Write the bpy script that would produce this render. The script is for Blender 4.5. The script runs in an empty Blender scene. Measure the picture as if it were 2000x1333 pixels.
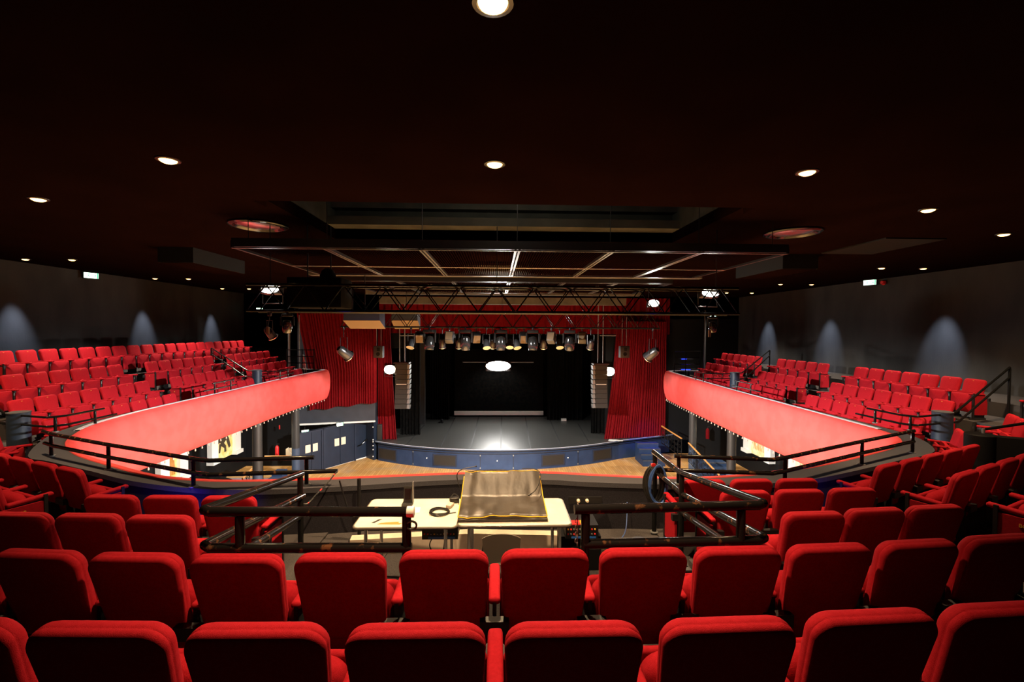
import bpy, bmesh, math, random
from mathutils import Vector, Matrix, Euler, noise
random.seed(7)
S = bpy.context.scene
C = S.collection
PI = math.pi
R = math.radians

# ------------------------------------------------------------------ camera, world, exposure
YAW, PIT, ROL, FPX = R(1.93), R(1.48), R(0.32), 889.0
_f = Vector((math.sin(YAW)*math.cos(PIT), math.cos(YAW)*math.cos(PIT), -math.sin(PIT)))
_r0 = Vector((math.cos(YAW), -math.sin(YAW), 0)); _u0 = _r0.cross(_f)
_r = math.cos(ROL)*_r0 + math.sin(ROL)*_u0
_u = -math.sin(ROL)*_r0 + math.cos(ROL)*_u0
cam = bpy.data.cameras.new('camera'); co = bpy.data.objects.new('camera', cam); C.objects.link(co)
cam.sensor_width = 36.0; cam.lens = 36.0*FPX/2000; cam.clip_end = 200; cam.clip_start = 0.05
co.matrix_world = Matrix(((_r.x, _u.x, -_f.x, 0), (_r.y, _u.y, -_f.y, 0), (_r.z, _u.z, -_f.z, 0), (0, 0, 0, 1)))
S.camera = co
W = bpy.data.worlds.new('world'); S.world = W; W.use_nodes = True
W.node_tree.nodes['Background'].inputs[0].default_value = (0.02, 0.02, 0.03, 1)
W.node_tree.nodes['Background'].inputs[1].default_value = 0.05
S.view_settings.view_transform = 'Standard'
S.view_settings.look = 'None'
S.view_settings.gamma = 1.0
S.view_settings.use_curve_mapping = False
S.view_settings.exposure = 0.0

def at(px, py, Y=None, Z=None, X=None):
    """point of the hall seen at photo pixel (px,py), on the plane given"""
    d = FPX*_f + (px-1000)*_r - (py-666.5)*_u
    k = Y/d.y if Y is not None else (Z/d.z if Z is not None else X/d.x)
    return d*k

def lamp(name, kind, loc, target, energy, color, size=0.1, cone=60, blend=0.5, sy=None, parent=None):
    l = bpy.data.lights.new(name, kind); l.energy = energy; l.color = color
    if kind == 'AREA':
        l.shape = 'RECTANGLE'; l.size = size; l.size_y = sy or size
    else:
        l.shadow_soft_size = size
    if kind == 'SPOT':
        l.spot_size = R(cone); l.spot_blend = blend
    o = bpy.data.objects.new(name, l); C.objects.link(o)
    o.location = loc
    if target is not None:
        o.rotation_euler = (Vector(target)-Vector(loc)).to_track_quat('-Z', 'Y').to_euler()
    return o
WHITE = (1.0, 0.97, 0.92); WARM = (1.0, 0.66, 0.36); COOL = (0.72, 0.82, 1.0); BLUE = (0.02, 0.05, 1.0)
# house work floods on the front truss: each rakes the opposite gallery
lamp('flood_side_light', 'SPOT', (-3.9, 8.66, 0.68), (-3.9+6.0, 8.66+3.1, 0.68-8.0), 21500, WHITE, .15, cone=98, blend=.5)
lamp('flood_side_light', 'SPOT', (3.9, 8.66, 0.68), (3.9-6.0, 8.66+3.1, 0.68-8.0), 21500, WHITE, .15, cone=98, blend=.5)
lamp('flood_back_light', 'SPOT', (4.75, 13.7, 0.80), (1.0, 7, -3), 300, WHITE, .12, cone=90, blend=.8)
# stage work light, side floods
lamp('stage_lamp_light', 'AREA', (0.1, 27.2, -2.24), (0.1, 22, -5.9), 600, WHITE, 1.1, sy=.4)
lamp('added_screen_fill', 'SPOT', (0.1, 27.7, -1.95), (.1, 29.5, -5.4), 220, WHITE, .2, cone=110, blend=.6)  # added spot, only to brighten the white bar below the screen
lamp('side_lamp_light', 'SPOT', (-5.25, 21.6, -2.0), (-7.2, 23.2, -3.8), 150, (1, .9, .72), .1, cone=160, blend=.6)
lamp('side_lamp_light', 'SPOT', (5.7, 21.6, -2.05), (7.4, 23.6, -3.8), 150, (1, .9, .72), .1, cone=160, blend=.6)
# added spots without fixtures, brightening the hall floor and the stage front
lamp('added_floor_wash', 'SPOT', (-2.0, 14.3, -.95), (-2.6, 21.0, -6.6), 1000, (1, .93, .82), .12, cone=44, blend=.8)
lamp('added_floor_wash', 'SPOT', (2.0, 14.3, -.95), (2.6, 21.0, -6.6), 1000, (1, .93, .82), .12, cone=44, blend=.8)

for sgn in (-1, 1):
    lamp('under_balcony_light', 'SPOT', (sgn*10.2, 19.0, -3.3), (sgn*9.6, 19.3, -6.7), 420, (1, .88, .7), .08, cone=120, blend=.7)
# ------------------------------------------------------------------ materials
def mat(name, col, rough=.6, metal=0.0, emit=None, estr=0.0, spec=None, sheen=0):
    m = bpy.data.materials.new(name); m.use_nodes = True
    b = m.node_tree.nodes['Principled BSDF']
    b.inputs['Base Color'].default_value = (*col, 1); b.inputs['Roughness'].default_value = rough
    b.inputs['Metallic'].default_value = metal
    if spec is not None: b.inputs['Specular IOR Level'].default_value = spec
    if sheen:
        b.inputs['Sheen Weight'].default_value = sheen; b.inputs['Sheen Roughness'].default_value = .4
        b.inputs['Sheen Tint'].default_value = (*col, 1)
    if emit:
        b.inputs['Emission Color'].default_value = (*emit, 1); b.inputs['Emission Strength'].default_value = estr
    return m
def noisy(name, c1, c2, scale, rough=.7, bump=0.0, bscale=None, metal=0.0, lo=.4, hi=.6, detail=4, stretch=(1, 1, 1), spec=None, sheen=0):
    m = mat(name, c1, rough, metal, spec=spec, sheen=sheen); nt = m.node_tree; N = nt.nodes; L = nt.links
    b = N['Principled BSDF']
    tc = N.new('ShaderNodeTexCoord'); mp = N.new('ShaderNodeMapping'); mp.inputs['Scale'].default_value = stretch
    L.new(tc.outputs['Object'], mp.inputs['Vector'])
    n = N.new('ShaderNodeTexNoise'); n.inputs['Scale'].default_value = scale; n.inputs['Detail'].default_value = detail
    L.new(mp.outputs['Vector'], n.inputs['Vector'])
    r = N.new('ShaderNodeValToRGB'); r.color_ramp.elements[0].position = lo; r.color_ramp.elements[1].position = hi
    r.color_ramp.elements[0].color = (*c1, 1); r.color_ramp.elements[1].color = (*c2, 1)
    L.new(n.outputs['Fac'], r.inputs['Fac']); L.new(r.outputs['Color'], b.inputs['Base Color'])
    if bump:
        n2 = N.new('ShaderNodeTexNoise'); n2.inputs['Scale'].default_value = bscale or scale*2
        L.new(mp.outputs['Vector'], n2.inputs['Vector'])
        bp = N.new('ShaderNodeBump'); bp.inputs['Strength'].default_value = bump; bp.inputs['Distance'].default_value = .01
        L.new(n2.outputs['Fac'], bp.inputs['Height']); L.new(bp.outputs['Normal'], b.inputs['Normal'])
    return m
M = {}
M['fabric'] = noisy('seat_fabric', (.30, .0075, .0135), (.34, .0095, .017), 60, .85, .25, 400, spec=.08, sheen=.0)
M['fascia'] = noisy('padded_red_vinyl', (.60, .055, .052), (.66, .066, .063), 3, .6, spec=.3)
M['velvet'] = noisy('red_velvet', (.115, .0012, .003), (.14, .0018, .004), 8, .8, spec=.1, sheen=.1)
M['black'] = mat('black_matte', (.004, .004, .0045), .7, spec=.2)
M['drape'] = noisy('black_drape', (.003, .003, .003), (.006, .0055, .005), 6, .95, spec=.05)
M['blackmetal'] = mat('black_metal', (.012, .012, .013), .35, .0)
M['standard'] = mat('black_seat_metal', (.010, .010, .011), .5)
M['zinc'] = mat('zinc_plate', (.24, .25, .25), .45, .6)
M['chrome'] = mat('chrome', (.7, .7, .7), .22, 1.0)
M['alu'] = mat('aluminium', (.34, .33, .31), .34, 1.0)
M['rail'] = noisy('black_paint_worn', (.010, .009, .009), (.11, .05, .024), 14, .14, 0, 60, lo=.60, hi=.66, detail=6, spec=.13)
M['railclean'] = mat('black_gloss_paint', (.006, .006, .006), .13, spec=.12)
M['gold'] = mat('gold_plate', (.75, .42, .05), .4, .3)
M['goldtext'] = mat('gold_lettering', (.85, .45, .06), .5, emit=None)
M['carpet'] = noisy('grey_speckled_carpet', (.012, .011, .014), (.040, .038, .046), 220, .95, .4, 300, lo=.35, hi=.7, spec=.1)
M['carpetfloor'] = noisy('grey_floor_carpet', (.034, .031, .032), (.072, .065, .062), 120, .95, .3, 200, lo=.3, hi=.7, spec=.1)
M['ledge'] = noisy('pale_ledge_carpet', (.045, .045, .052), (.080, .080, .092), 160, .95, .3, 200, lo=.3, hi=.7, spec=.1)
M['ledgedark'] = noisy('dark_ledge_carpet', (.045, .045, .052), (.085, .085, .095), 160, .95, .3, 200, lo=.3, hi=.7, spec=.1)
M['paleedge'] = mat('pale_trim_lit_ledge', (.50, .53, .60), .5)  # stage edge trim; on the balcony it stands for light on the ledge
M['wall'] = noisy('charcoal_wall', (.022, .021, .020), (.046, .044, .042), 1.6, .75, .15, 30, lo=.25, hi=.75, detail=8, stretch=(1, 1, .35), spec=.25)
M['ceil'] = noisy('black_ceiling_red_bounce', (.0055, .0021, .0019), (.0075, .0028, .0025), 1.2, 1.0, lo=.3, hi=.7, spec=0.0)  # near-black ceiling with the red bounce from the seats put into its colour
M['void'] = noisy('grey_concrete_void', (.05, .048, .038), (.09, .085, .066), 2.5, .9, lo=.3, hi=.7)
M['blue'] = noisy('navy_paint', (.014, .030, .072), (.020, .040, .090), 3, .55, lo=.3, hi=.7, spec=.35)
M['bluedark'] = noisy('dark_navy_paint', (.010, .016, .034), (.016, .024, .046), 3, .6, lo=.3, hi=.7)
M['bluegrey'] = noisy('blue_grey_paint', (.030, .048, .085), (.042, .063, .105), 3, .55, lo=.3, hi=.7)
M['bulkhead'] = noisy('slate_bulkhead', (.016, .020, .030), (.024, .029, .042), 3, .6, lo=.3, hi=.7)
M['palefloor'] = noisy('pale_lilac_floor', (.20, .19, .24), (.28, .26, .32), 5, .6)
M['white'] = mat('white_paint', (.78, .76, .70), .5)
M['cream'] = mat('cream_paint', (.80, .68, .48), .6)
M['trunking'] = noisy('white_trunking', (.55, .46, .36), (.66, .56, .44), 5, .5)
M['laminate'] = noisy('cream_laminate', (.68, .60, .46), (.76, .68, .54), 4, .42)
M['orange'] = mat('orange_stain', (.48, .20, .03), .7)
M['brass'] = mat('brass_nosing', (.50, .36, .16), .5, .6)
M['oak'] = mat('varnished_oak', (.50, .21, .045), .4)
M['nosing'] = mat('step_nosing', (.42, .33, .22), .5)
M['vinyl'] = noisy('dark_vinyl_cover', (.026, .020, .014), (.040, .031, .022), 6, .42, .3, 14, spec=.45)
M['yellow'] = mat('yellow_piping', (.72, .44, .01), .5)
M['greyplastic'] = mat('grey_plastic', (.12, .105, .085), .38)
M['speaker'] = mat('grey_speaker', (.022, .022, .022), .5)
M['mesh'] = noisy('speaker_grille', (.009, .0075, .006), (.022, .018, .012), 90, .6, .3, 200)
M['tan'] = mat('tan_board', (.11, .068, .032), .7)
M['redplastic'] = mat('red_plastic', (.65, .02, .02), .4)
M['bluetape'] = mat('blue_plastic', (.03, .16, .55), .4)
M['stage'] = noisy('grey_stage_vinyl', (.028, .028, .026), (.052, .051, .047), 45, .40, .15, 120, lo=.3, hi=.7)
M['seam'] = mat('stage_tape', (.012, .012, .012), .6)
M['board'] = mat('tan_underside', (.13, .085, .042), .7)
M['doorblue'] = noisy('door_navy_paint', (.007, .014, .030), (.010, .019, .040), 3, .55, lo=.3, hi=.7)
M['columnblue'] = noisy('column_blue_paint', (.014, .023, .042), (.020, .032, .054), 3, .5, lo=.3, hi=.7)
M['tile'] = mat('painted_board', (.5, .42, .3), .5)
M['warmlens'] = mat('warm_lamp', (1, .8, .5), .5, emit=(1.0, .52, .17), estr=7)
M['hotlens'] = mat('white_lamp', (1, 1, 1), .5, emit=(1.0, .96, .88), estr=40)
M['yellowlens'] = mat('warm_white_lamp', (1, 1, 1), .5, emit=(1.0, .86, .60), estr=34)
M['exit'] = mat('exit_sign_lamp', (.8, 1, .9), .5, emit=(.72, 1.0, .82), estr=3.2)
M['exitgreen'] = mat('exit_green', (.0, .3, .12), .5, emit=(.05, .75, .35), estr=1.0)
M['blueled'] = mat('blue_led', (.0, .0, .3), .5, emit=(.01, .03, 1.0), estr=5)
M['paper'] = mat('white_paper', (.8, .78, .74), .7)
M['bulb'] = mat('opal_bulb', (.40, .36, .30), .35)
M['cable'] = mat('black_cable', (.012, .011, .010), .45)
M['bluecable'] = mat('blue_cable', (.03, .08, .25), .5)
M['painting'] = noisy('ochre_painting', (.80, .52, .12), (.95, .75, .38), 5, .6, lo=.35, hi=.65)
M['painting2'] = noisy('cream_painting', (.78, .55, .24), (.92, .78, .52), 4, .6, lo=.35, hi=.65)
M['paintdark'] = mat('dark_paint', (.05, .035, .02), .6)
M['lacquer'] = mat('black_gloss', (.01, .01, .01), .12)

def wood_mat():
    m = mat('oak_parquet', (.5, .28, .1), .35); nt = m.node_tree; N = nt.nodes; L = nt.links; b = N['Principled BSDF']
    tc = N.new('ShaderNodeTexCoord'); mp = N.new('ShaderNodeMapping'); mp.inputs['Rotation'].default_value = (0, 0, R(90)); mp.inputs['Scale'].default_value = (1, 1, 1)
    L.new(tc.outputs['Object'], mp.inputs['Vector'])
    br = N.new('ShaderNodeTexBrick'); br.inputs['Scale'].default_value = 1.0
    br.inputs['Color1'].default_value = (.62, .31, .085, 1); br.inputs['Color2'].default_value = (.80, .46, .16, 1); br.inputs['Mortar'].default_value = (.34, .15, .05, 1)
    br.inputs['Brick Width'].default_value = 1.1; br.inputs['Row Height'].default_value = .11; br.inputs['Mortar Size'].default_value = .006; br.inputs['Bias'].default_value = -.1
    L.new(mp.outputs['Vector'], br.inputs['Vector'])
    n = N.new('ShaderNodeTexNoise'); n.inputs['Scale'].default_value = .9; n.inputs['Detail'].default_value = 5
    L.new(tc.outputs['Object'], n.inputs['Vector'])
    mx = N.new('ShaderNodeMix'); mx.data_type = 'RGBA'; mx.inputs[7].default_value = (.42, .33, .24, 1)
    rp = N.new('ShaderNodeValToRGB'); rp.color_ramp.elements[0].position = .52; rp.color_ramp.elements[1].position = .72
    rp.color_ramp.elements[1].color = (.55, .55, .55, 1)
    L.new(n.outputs['Fac'], rp.inputs['Fac']); L.new(rp.outputs['Color'], mx.inputs[0]); L.new(br.outputs['Color'], mx.inputs[6])
    L.new(mx.outputs[2], b.inputs['Base Color'])
    return m
M['parquet'] = wood_mat()

# ------------------------------------------------------------------ mesh helper
def wloc(o):
    v = Vector((0, 0, 0))
    while o is not None:
        v += Vector(o.location); o = o.parent
    return v
class MB:
    def __init__(s): s.v = []; s.f = []
    def add(s, vs, fs):
        k = len(s.v); s.v += [Vector(p) for p in vs]; s.f += [tuple(i+k for i in f) for f in fs]; return s
    def box(s, c, d, rot=None):
        x, y, z = d[0]/2, d[1]/2, d[2]/2
        p = [Vector((a, b, e)) for e in (-z, z) for b in (-y, y) for a in (-x, x)]
        if rot is not None:
            mm = Euler(rot).to_matrix() if not isinstance(rot, Matrix) else rot
            p = [mm @ q for q in p]
        return s.add([q+Vector(c) for q in p], [(0, 2, 3, 1), (4, 5, 7, 6), (0, 1, 5, 4), (2, 6, 7, 3), (0, 4, 6, 2), (1, 3, 7, 5)])
    def rbox(s, c, d, r, rot=None, n=3):
        """box with rounded edges (outline rounded in its two large directions)"""
        bm = bmesh.new(); bmesh.ops.create_cube(bm, size=1.0)
        for v in bm.verts: v.co = Vector((v.co.x*d[0], v.co.y*d[1], v.co.z*d[2]))
        bmesh.ops.bevel(bm, geom=list(bm.edges), offset=r, segments=n, profile=.5, affect='EDGES')
        mm = None if rot is None else Euler(rot).to_matrix()
        bm.verts.ensure_lookup_table(); bm.verts.index_update()
        vs = [((mm @ v.co) if mm else v.co.copy())+Vector(c) for v in bm.verts]
        s.add(vs, [tuple(v.index for v in f.verts) for f in bm.faces]); bm.free(); return s
    def prism(s, poly, z0, z1):
        n = len(poly)
        vs = [(p[0], p[1], z0) for p in poly]+[(p[0], p[1], z1) for p in poly]
        fs = [tuple(range(n))[::-1], tuple(range(n, 2*n))]+[(i, (i+1) % n, n+(i+1) % n, n+i) for i in range(n)]
        return s.add(vs, fs)
    def tube(s, path, r, n=8, cap=True, closed=False):
        P = [Vector(p) for p in path]; m = len(P); rings = []
        rr = r if isinstance(r, (list, tuple)) else [r]*m
        up = None
        for i in range(m):
            if closed: t = P[(i+1) % m]-P[i-1]
            else: t = P[min(i+1, m-1)]-P[max(i-1, 0)]
            t.normalize()
            if up is None:
                up = Vector((0, 0, 1)) if abs(t.z) < .9 else Vector((1, 0, 0))
            a = t.cross(up); a.normalize(); b = a.cross(t); b.normalize(); up = b
            rings.append([P[i]+rr[i]*(math.cos(2*PI*k/n)*a+math.sin(2*PI*k/n)*b) for k in range(n)])
        vs = [q for g in rings for q in g]; fs = []
        for i in range(m if closed else m-1):
            j = (i+1) % m
            for k in range(n): fs.append((i*n+k, i*n+(k+1) % n, j*n+(k+1) % n, j*n+k))
        if cap and not closed: fs += [tuple(range(n))[::-1], tuple(range((m-1)*n, m*n))]
        return s.add(vs, fs)
    def lathe(s, c, prof, n=16, axis=(0, 0, 1)):
        """prof: list of (radius, height) along axis"""
        q = Vector((0, 0, 1)).rotation_difference(Vector(axis).normalized()); vs = []; fs = []
        m = len(prof)
        for r, h in prof:
            for k in range(n): vs.append(q @ Vector((r*math.cos(2*PI*k/n), r*math.sin(2*PI*k/n), h))+Vector(c))
        for i in range(m-1):
            for k in range(n): fs.append((i*n+k, i*n+(k+1) % n, (i+1)*n+(k+1) % n, (i+1)*n+k))
        fs += [tuple(range(n))[::-1], tuple(range((m-1)*n, m*n))]
        return s.add(vs, fs)
    def loft(s, rings, cap=True):
        n = len(rings[0]); vs = [p for g in rings for p in g]; fs = []
        for i in range(len(rings)-1):
            for k in range(n): fs.append((i*n+k, i*n+(k+1) % n, (i+1)*n+(k+1) % n, (i+1)*n+k))
        if cap: fs += [tuple(range(n))[::-1], tuple(range((len(rings)-1)*n, len(rings)*n))]
        return s.add(vs, fs)
    def quad(s, a, b, c, d): return s.add([a, b, c, d], [(0, 1, 2, 3)])
    def grid(s, fn, nu, nv):
        vs = [fn(i/nu, j/nv) for j in range(nv+1) for i in range(nu+1)]
        fs = [(j*(nu+1)+i, j*(nu+1)+i+1, (j+1)*(nu+1)+i+1, (j+1)*(nu+1)+i) for j in range(nv) for i in range(nu)]
        return s.add(vs, fs)
    def mesh(s, name, m, smooth=30):
        me = bpy.data.meshes.new(name); me.from_pydata([tuple(p) for p in s.v], [], s.f)
        bm = bmesh.new(); bm.from_mesh(me); bmesh.ops.recalc_face_normals(bm, faces=bm.faces)
        if smooth:
            for f in bm.faces: f.smooth = True
            for e in bm.edges:
                if len(e.link_faces) == 2 and e.calc_face_angle(0) > R(smooth): e.smooth = False
        bm.to_mesh(me); bm.free()
        if m is not None: me.materials.append(m)
        return me
    def build(s, name, m, parent=None, smooth=35):
        if parent is not None:
            o0 = wloc(parent)
            for i, p in enumerate(s.v): s.v[i] = p-o0
        o = bpy.data.objects.new(name, s.mesh(name, m, smooth)); C.objects.link(o)
        if parent is not None: o.parent = parent
        return o
def tag(o, label=None, cat=None, group=None, kind=None):
    if label: o['label'] = label
    if cat: o['category'] = cat
    if group: o['group'] = group
    if kind or cat: o['kind'] = kind or 'thing'
    return o
def thing(name, label, cat, loc=(0, 0, 0), rz=0.0, group=None):
    o = bpy.data.objects.new(name, None); C.objects.link(o); o.empty_display_size = .1
    o.location = loc; o.rotation_euler = (0, 0, rz)
    return tag(o, label, cat, group)
def struct(name, mb, m, smooth=35):
    o = mb.build(name, m, None, smooth); o['kind'] = 'structure'; return o
def piece(name, me, parent, loc=(0, 0, 0), rot=(0, 0, 0)):
    o = bpy.data.objects.new(name, me); C.objects.link(o); o.parent = parent; o.location = loc; o.rotation_euler = rot
    return o
ORD = ['', 'first', 'second', 'third', 'fourth', 'fifth', 'sixth', 'seventh', 'eighth', 'ninth', 'tenth', 'eleventh', 'twelfth', 'thirteenth', 'fourteenth', 'fifteenth', 'sixteenth', 'seventeenth', 'eighteenth', 'nineteenth', 'twentieth']
def smoothpath(pts, n=8):
    P = [Vector(p) for p in pts]; out = []
    for i in range(len(P)-1):
        p0, p1, p2, p3 = P[max(i-1, 0)], P[i], P[i+1], P[min(i+2, len(P)-1)]
        for k in range(n):
            t = k/n
            out.append(.5*((2*p1)+(-p0+p2)*t+(2*p0-5*p1+4*p2-p3)*t*t+(-p0+3*p1-3*p2+p3)*t**3))
    out.append(P[-1]); return out
TXT = {}
def text(name, body, m, parent, loc, rot, size, depth=.002):
    if body not in TXT:
        cu = bpy.data.curves.new(name, 'FONT'); cu.body = body; cu.size = size; cu.extrude = depth; cu.align_x = 'CENTER'; cu.align_y = 'CENTER'
        o = bpy.data.objects.new(name, cu); C.objects.link(o)
        dg = bpy.context.evaluated_depsgraph_get(); dg.update()
        me = bpy.data.meshes.new_from_object(o.evaluated_get(dg)); me.name = name; me.materials.clear(); me.materials.append(m)
        bpy.data.objects.remove(o); TXT[body] = me
    return piece(name, TXT[body], parent, loc, rot)

# ------------------------------------------------------------------ setting: walls, ceiling, floors
ZF, ZS, ZC = -6.7, -5.7, 1.8          # hall floor, stage deck, ceiling (camera height = 0)
XL, XR = -13.3, 13.2
mb = MB(); mb.box((XL-.15, 12, -2.4), (.3, 40, 9)); struct('wall_left', mb, M['wall'])
mb = MB(); mb.box((XR+.15, 12, -2.4), (.3, 40, 9)); struct('wall_right', mb, M['wall'])
mb = MB(); mb.box((0, -3.1, -2.4), (26.6, .3, 9)); struct('wall_back', mb, M['wall'])
HX0, HX1, HY0, HY1 = -3.25, 3.6, 6.6, 9.3
mb = MB()
for (x0, x1, y0, y1) in ((XL, XR, -3, HY0), (XL, HX0, HY0, HY1), (HX1, XR, HY0, HY1), (XL, XR, HY1, 24.5)):
    mb.box(((x0+x1)/2, (y0+y1)/2, ZC+.1), (x1-x0, y1-y0, .2))
struct('ceiling', mb, M['ceil'])
mb = MB()                                     # shaft above the ceiling opening
mb.box(((HX0+HX1)/2, HY1+.1, ZC+1.1), (HX1-HX0+.4, .2, 2.2)).box((HX0-.1, (HY0+HY1)/2, ZC+1.1), (.2, HY1-HY0, 2.2)).box((HX1+.1, (HY0+HY1)/2, ZC+1.1), (.2, HY1-HY0, 2.2))
mb.box(((HX0+HX1)/2, (HY0+HY1)/2, ZC+2.1), (HX1-HX0, HY1-HY0, .2))
mb.box(((HX0+HX1)/2, HY1-.2, ZC+.28), (HX1-HX0, .4, .16)).box(((HX0+HX1)/2, HY1-.12, ZC+.62), (HX1-HX0, .24, .12)).box(((HX0+HX1)/2, HY1-.5, ZC+1.2), (HX1-HX0, .3, .3))
struct('trim_1', mb, M['void'])
lamp('added_void_fill', 'POINT', (.2, 7.0, 2.25), None, 26, (1, .93, .75), .1)  # added unseen light that brings out the beams in the shaft
mb = MB(); mb.box((0, 12, ZF-.1), (27, 24.5, .2)); struct('floor', mb, M['parquet'])
mb = MB(); mb.box((0, 31.2, -2), (27, .3, 10)); struct('wall_stage_back', mb, M['black'])
# proscenium wall either side and above the opening
mb = MB(); mb.box((-8.9, 24.6, .4), (9.2, .3, 2.9)).box((0, 24.6, 2.1), (27, .3, 3.0)).box((9.6, 24.6, -2.1), (7.4, .3, 7.8)).box((-9.9, 24.6, -3), (7.4, .3, 7.6))
struct('wall_front', mb, M['black'])
# dark balcony slab and its terraces
OUT = [(-9.6, 21.75), (-8.5, 21.72), (-8.05, 21.55), (-7.86, 21.2), (-7.98, 19.5), (-8.06, 17.5), (-8.08, 13.75), (-8.10, 11.27), (-8.05, 10.28), (-7.87, 9.16), (-7.40, 8.2), (-6.94, 7.62), (-6.26, 7.06), (-5.31, 6.51), (-4.5, 6.09), (-3.72, 5.89), (-3.06, 5.86), (-2.11, 5.93), (-.48, 6.11), (.64, 6.13), (1.24, 6.03), (2.23, 5.88), (2.93, 5.91), (3.72, 6.07), (4.69, 6.41), (5.97, 7.02), (6.67, 7.42), (7.15, 7.84), (7.42, 8.4), (7.46, 9.2), (7.48, 10.28), (7.53, 12.33), (7.64, 15.5), (7.86, 19.3), (7.98, 20.9), (8.15, 21.3), (8.6, 21.5), (9.7, 21.55)]
INN = [(-9.6, 21.6), (-8.55, 21.57), (-8.2, 21.4), (-8.0, 21.1), (-8.11, 19.5), (-8.2, 17.5), (-8.24, 13.75), (-8.32, 11.2), (-8.30, 10.1), (-8.20, 9.0), (-7.85, 8.15), (-7.02, 7.02), (-6.42, 6.72), (-5.45, 6.26), (-4.62, 5.86), (-3.80, 5.6), (-3.0, 5.5), (-2.0, 5.58), (-.54, 5.82), (.63, 5.80), (1.2, 5.70), (2.32, 5.58), (3.06, 5.57), (3.98, 5.72), (4.85, 6.05), (6.12, 6.62), (6.75, 6.88), (7.25, 7.25), (7.72, 8.1), (7.80, 9.2), (7.76, 10.4), (7.70, 12.4), (7.78, 15.5), (7.99, 19.3), (8.12, 20.8), (8.27, 21.15), (8.65, 21.35), (9.7, 21.4)]
ZL = -1.94
def slab_poly():
    return [(XL, -3), (XL, 21.7)]+[tuple(p) for p in INN]+[(XR, 21.5), (XR, -3)]
mb = MB(); mb.prism(slab_poly(), -3.22, -2.72); struct('floor_balcony', mb, M['carpetfloor'])
FL = {1: -1.87, 2: -2.04, 3: -2.20, 4: -2.35, 5: -2.50}
RY = {1: 1.49, 2: 2.35, 3: 3.22, 4: 4.10, 5: 4.86}
mb = MB()
mb.box((0, -.9, -2.25), (26.4, 4.2, 1.1))          # under the camera
mb.box((0, 1.60, (FL[1]-2.72)/2), (10.2, .8, FL[1]+2.72))
mb.box((0, 2.42, (FL[2]-2.72)/2), (9.6, .84, FL[2]+2.72))
for (x0, x1) in ((-4.4, -2.05), (1.98, 4.3)):
    for k, (y0, y1) in ((3, (2.84, 3.70)), (4, (3.70, 4.55)), (5, (4.55, 5.6))):
        mb.box(((x0+x1)/2, (y0+y1)/2, (FL[k]-2.72)/2), (x1-x0, y1-y0, FL[k]+2.72))
mb.box((0, 4.2, (-2.52-2.72)/2), (4.2, 2.9, .20))          # technical desk area
def strip(c, rz, z, y0, y1, x0, x1):
    ca, sa = math.cos(rz), math.sin(rz)
    pl = [(c[0]+ca*a-sa*b, c[1]+sa*a+ca*b) for a, b in ((x0, y0), (x1, y0), (x1, y1), (x0, y1))]
    mb.prism(pl, -2.72, z)
ANG = R(23.6)
strip((4.73, 5.27), ANG, -2.47, -.3, .62, -.55, 3.6)
strip((4.78, 4.42), ANG, -2.30, -.3, .62, -.5, 4.6)
strip((4.85, 3.55), ANG, -2.13, -.4, .62, -.5, 5.6)
strip((-4.82, 5.24), -ANG, -2.47, -.3, .62, -3.6, .55)
strip((-4.9, 4.42), -ANG, -2.30, -.3, .62, -4.6, .5)
strip((-4.95, 3.55), -ANG, -2.13, -.4, .62, -5.6, .5)
struct('floor_terrace', mb, M['carpetfloor'])
mb = MB()
for sgn, xs in ((-1, ((9.25, 10.2, -2.37), (10.2, 11.22, -1.94), (11.22, 13.25, -1.46))), (1, ((9.35, 10.35, -2.38), (10.35, 11.5, -1.95), (11.5, 13.15, -1.62)))):
    for x0, x1, z in xs:
        mb.box((sgn*(x0+x1)/2, 14.55, (z-2.72)/2), (x1-x0, 13.9, z+2.72))
struct('floor_gallery', mb, M['carpetfloor'])
# short aisle steps with pale nosings
def steps(name, x0, x1, ya, yb, tiers):
    m1 = MB(); m2 = MB()
    for (xa, xb, z) in tiers:
        m1.box(((xa+xb)/2, (ya+yb)/2, z-.08), (abs(xb-xa), yb-ya, .16)); 
        s = 1 if xa > 0 else -1
        m2.box((s*(min(abs(xa), abs(xb))-.02), (ya+yb)/2, z-.07), (.05, yb-ya, .15))
    o = m1.build(name, M['carpetfloor']); o['kind'] = 'structure'
    m2.build('nosing', M['nosing'], o)
for sgn in (-1, 1):
    for (ya, yb) in ((13.35, 13.85), (17.1, 17.75)):
        steps('floor_steps', 0, 0, ya, yb, [(sgn*9.0, sgn*9.5, -2.52), (sgn*9.98, sgn*10.4, -2.16), (sgn*10.9, sgn*11.4, -1.72)])

# ------------------------------------------------------------------ balcony front (padded red fascia)
bf = thing('balcony_front', 'long red padded balcony front with carpeted ledge curving round the hall', 'balcony', (0, 6.1, ZL))
O = smoothpath([(x, y, 0) for x, y in OUT], 5); I = smoothpath([(x, y, 0) for x, y in INN], 5)
nrm = []
for i in range(len(O)):
    t = O[min(i+1, len(O)-1)]-O[max(i-1, 0)]; n = Vector((t.y, -t.x, 0)).normalized()
    if n.dot(O[i]-I[i]) < 0: n = -n
    nrm.append(n)
prof = [(-.075, -.02), (-.06, .012), (-.02, .014), (.035, -.006), (.075, -.06), (.11, -.16), (.135, -.32), (.145, -.55), (.135, -.80), (.10, -1.03), (.05, -1.2), (.01, -1.29), (-.03, -1.33)]
mb = MB(); vs = []; k = len(prof)
for i in range(len(O)):
    for a, b in prof: vs.append(O[i]+nrm[i]*a+Vector((0, 0, ZL+b)))
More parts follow.
